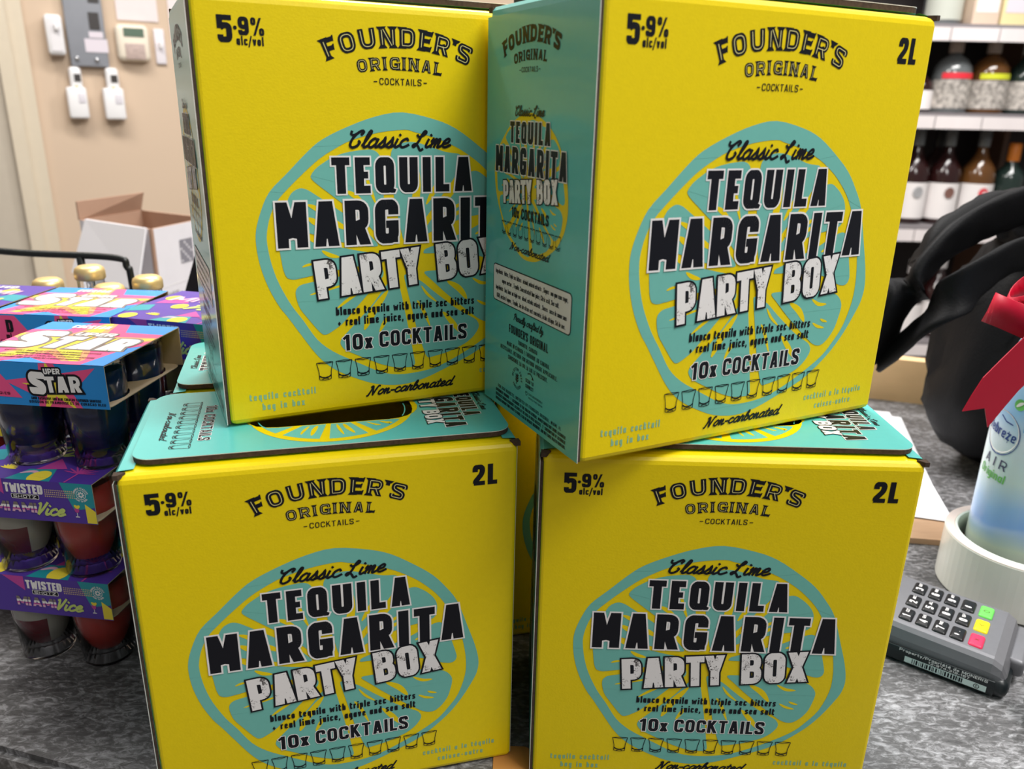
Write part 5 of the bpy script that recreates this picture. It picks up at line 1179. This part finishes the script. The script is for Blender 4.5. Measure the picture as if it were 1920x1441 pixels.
FNAVY = mat('freshener_navy', (0.03, 0.06, 0.28), 0.4); FGREEN = mat('freshener_green', (0.16, 0.52, 0.12), 0.4); FDARK = mat('freshener_dark', (0.08, 0.08, 0.16), 0.4)
a = Art()
def ell(cx, cy, rx, ry, tilt, n=30): return [(cx + rx * math.cos(t) * math.cos(tilt) - ry * math.sin(t) * math.sin(tilt), cy + rx * math.cos(t) * math.sin(tilt) + ry * math.sin(t) * math.cos(tilt)) for t in [2 * math.pi * i / n for i in range(n)]]
a.fill([[(-20, 122), (40, 112), (40, 120), (-20, 131)]], FNAVY, 0)
a.fill([ell(-26.5, 128, 15.2, 17.2, R(12))], FNAVY, 1); a.fill([ell(-26.9, 128.8, 14.6, 16.4, R(12))], WHITE_INK, 2)
a.text('febreze', 8.0, st=.15, wd=1.0, sp=.10, m=FNAVY, x=-41, y=127.5, fit=27, rot=R(-9), ly=3)
a.line([(-29, 141), (-24, 137.5), (-18, 136.5)], .9, FNAVY, 3)
a.text('AIR', 7.6, st=.15, wd=1.2, sp=.5, m=FDARK, x=-37, y=102.5, fit=21, ly=1, rot=R(-7))
a.text('Original', 6.8, st=.17, wd=1.05, sp=.1, m=FGREEN, x=-40, y=93, fit=25, ly=1, rot=R(-6))
a.fill([ell(-17, 152.5, 4.2, 4.2, 0)], FGREEN, 1); a.spike([(-19.5, 150.5), (-17, 153), (-14.6, 154.6)], 2.4, WHITE_INK, 2)
a.text('TOUCH', 5.5, st=.17, m=FDARK, x=-9.5, y=152, fit=18, ly=1); a.text('NATURAL', 4, st=.17, m=FDARK, x=-9.5, y=145.5, fit=20, ly=1); a.text('FROM', 3, st=.17, m=FDARK, x=-9.5, y=141, fit=11, ly=1)
a.text('NATURE', 4.4, st=.17, m=mat('freshener_sky', (.18, .45, .78), .4), x=-10.5, y=133.5, fit=22, ly=1)
a.build('front_label', fb, fmap(0.0))

# ------------------------------------------------------------------ papers, board, kraft card, small black item
PV = Vector((0.226, 0.974, 0)).normalized(); PU = Vector((0.974, -0.226, 0)).normalized()
def flat_box(name, corner, w, l, z0, z1, m, du=0.0, dv=0.0, rot=0.0, r=0.0):
    """sheet whose lower right corner is given; w to the left, l to the back"""
    c = Vector(corner); R2 = Matrix.Rotation(rot, 3, 'Z'); u = R2 @ PU; v = R2 @ PV
    b = MB(); P = [c - u * w, c, c + v * l, c - u * w + v * l]
    b.add([(p.x, p.y, z0) for p in P] + [(p.x, p.y, z1) for p in P], [(3, 2, 1, 0), (4, 5, 6, 7), (0, 1, 5, 4), (1, 2, 6, 5), (2, 3, 7, 6), (3, 0, 4, 7)])
    return b.build(name, m, fix=False)
BOARD = mat('clipboard_brown', (0.52, 0.33, 0.20), 0.6, var=0.15, vscale=30, stretch=(1, 6, 1))
tag(flat_box('wooden_board', (0.3860, 0.6000, 0), 0.190, 0.28, 0.0003, 0.0055, BOARD, rot=R(6)), 'thin brown board lying under the white papers', 'board')
PAPER = mat('white_paper', (0.80, 0.80, 0.84), 0.6, var=0.03)
tag(flat_box('paper_sheet', (0.3990, 0.6390, 0), 0.200, 0.279, 0.0058, 0.0064, PAPER), 'white paper sheet on top of the brown board', 'paper')
tag(flat_box('paper_sheet', (0.3930, 0.6330, 0), 0.200, 0.270, 0.0066, 0.0070, PAPER, rot=R(-3)), 'white paper sheet lying uppermost beside the lower right carton', 'paper')
ORANGE = mat('orange_kraft', (0.50, 0.22, 0.05), 0.6, var=0.1)
m = MB(); m.prism(rrect(-0.006, 0.334, 0.0150, 0.3635, 0.004), 0.0003, 0.0009)
kc_ = m.build('kraft_card', ORANGE); tag(kc_, 'small orange-brown card on the counter between the lower cartons', 'card')
m = MB(); m.rbox(-0.030, 0.030, -0.020, 0.020, 0.0005, 0.026, 0.010); bk_ = m.build('handset', mat('black_rubber', (0.010, 0.010, 0.011), 0.45), None)
bk_.location = (0.3475, 0.3905, 0); bk_.rotation_euler = (0, 0, R(20)); tag(bk_, 'black rounded device at the right edge of the counter', 'device')

# ------------------------------------------------------------------ red gift ribbon
RIB = mat('red_ribbon', (0.46, 0.003, 0.026), 0.42, spec=0.3, var=0.04, vscale=60)
rb = empty('gift_ribbon', (0, 0, 0), 0, 'red gift ribbon bow hanging in front of the freshener bottle', 'ribbon')
m = MB(); poly = [((1935, 618), .500), ((1917, 636), .499), ((1880, 672), .495), ((1844, 708), .491), ((1822, 742), .489), ((1805, 771), .488), ((1847, 765), .487), ((1852, 801), .487), ((1886, 760), .490), ((1910, 732), .494), ((1940, 704), .500)]
rp0 = at_y((1870, 715), .492); nn = Vector((-.35, 1, .15)).normalized() * 0.0006; pts = [at_plane(px, rp0, nn) for px, y in poly]; k = len(pts)
tri = tessellate_polygon([[Vector((p.x, p.z, 0)) for p in pts]])
m.add([tuple(p) for p in pts], [tuple(t) for t in tri]); m.add([tuple(p + nn) for p in pts], [tuple(reversed(t)) for t in tri]); m.add([tuple(p) for p in pts] + [tuple(p + nn) for p in pts], [(i, (i + 1) % k, k + (i + 1) % k, k + i) for i in range(k)])
m.build('tail', RIB, rb)
def loop(name, cpx, y, wx, wy, wz, tilt):
    c = at_y(cpx, y); pts = []
    for i in range(25):
        t = R(-20 + 340 * i / 24 + 10)
        pts.append(c + Vector((wx * math.cos(t), -wy * math.sin(t), tilt * math.cos(t))))
    m = MB(); m.band(pts, (0.10, -0.25, 1.0), wz, 0.0007); return m.build(name, RIB, rb)
loop('loop', (1918, 602), 0.512, 0.0215, 0.018, 0.0205, -0.008)
loop('loop', (1934, 556), 0.530, 0.0150, 0.014, 0.0190, 0.010)
c_ = at_y((1948, 625), .505); m = MB(); m.rbox(c_.x - .006, c_.x + .012, c_.y - .006, c_.y + .006, c_.z - .011, c_.z + .011, .004); m.build('knot', RIB, rb)

# ------------------------------------------------------------------ black backpack
FAB = mat('black_nylon', (0.0032, 0.0032, 0.0042), 0.62, spec=0.2, var=0.3, vscale=20, bump=0.3, bscale=500)
bp = empty('backpack', (0, 0, 0), 0, 'black backpack with loose straps slumped on the counter at the right', 'backpack')
def blob(name, c, rx, ry, rz, ex, amp, sc, seed, mtl, nu=56, nv=32, zflat=None):
    m = MB(); vs = []
    f = lambda v, e: math.copysign(abs(v) ** e, v)
    for j in range(nv + 1):
        ph = -math.pi / 2 + math.pi * j / nv
        for i in range(nu):
            th = 2 * math.pi * i / nu
            p = Vector((rx * f(math.cos(ph), ex) * f(math.cos(th), ex), ry * f(math.cos(ph), ex) * f(math.sin(th), ex), rz * f(math.sin(ph), ex)))
            d = noise.noise((p * sc) + Vector((seed, seed * 2, 0))) + .5 * abs(noise.noise(p * sc * 2.6 + Vector((0, seed, 3))))
            p = p * (1 + amp * d); q = Vector(c) + p
            if zflat is not None: q.z = max(q.z, zflat)
            vs.append(q)
    fs = [(j * nu + i, j * nu + (i + 1) % nu, (j + 1) * nu + (i + 1) % nu, (j + 1) * nu + i) for j in range(nv) for i in range(nu)]
    m.add(vs, fs, 0, True); return m.build(name, mtl, bp)
blob('body', (0.615, 0.775, 0.130), 0.172, 0.090, 0.148, .75, .20, 13, 1.3, FAB, zflat=.0008)
blob('front_pocket', (0.590, 0.715, 0.085), 0.120, 0.050, 0.080, .75, .26, 20, 4.1, FAB, zflat=.0008)
blob('hood_roll', (0.575, 0.770, 0.255), 0.115, 0.055, 0.038, .9, .30, 22, 7.7, FAB)
def strap(pxs, ys, w, th=.009, name='strap', wd=(0.45, -0.05, 0.89)):
    P = catmull([at_y(p, y) for p, y in zip(pxs, ys)], 8); n_ = len(P); k = 14; vs = []
    for i, p in enumerate(P):
        t = (P[min(i + 1, n_ - 1)] - P[max(i - 1, 0)]).normalized(); u = Vector(wd); u = (u - t * u.dot(t)).normalized(); v = t.cross(u)
        ww = w * (1 + .10 * noise.noise(p * 25))
        for q in range(k):
            a = 2 * math.pi * q / k; cu = math.copysign(abs(math.cos(a)) ** .7, math.cos(a)); sv = math.copysign(abs(math.sin(a)) ** .7, math.sin(a))
            vs.append(p + u * (ww / 2 * cu) + v * (th / 2 * sv * (1 + .5 * noise.noise(p * 60 + Vector((q, 0, 0))))))
    m = MB(); m.add(vs, [(i * k + q, i * k + (q + 1) % k, (i + 1) * k + (q + 1) % k, (i + 1) * k + q) for i in range(n_ - 1) for q in range(k)] + [tuple(range(k)), tuple(reversed(range((n_ - 1) * k, n_ * k)))], 0, True)
    return m.build(name, FAB, bp)
strap([(1960, 372), (1880, 400), (1800, 440), (1735, 500), (1688, 565), (1655, 630), (1638, 672)], [.74, .72, .70, .69, .69, .70, .71], .040, .012)
strap([(1975, 468), (1900, 482), (1825, 528), (1760, 582), (1705, 632), (1655, 672)], [.70, .665, .655, .66, .68, .705], .036, .008)
strap([(1930, 392), (1860, 392), (1805, 418), (1760, 452), (1725, 500)], [.78, .75, .735, .725, .72], .034, .020, 'collar_fold')
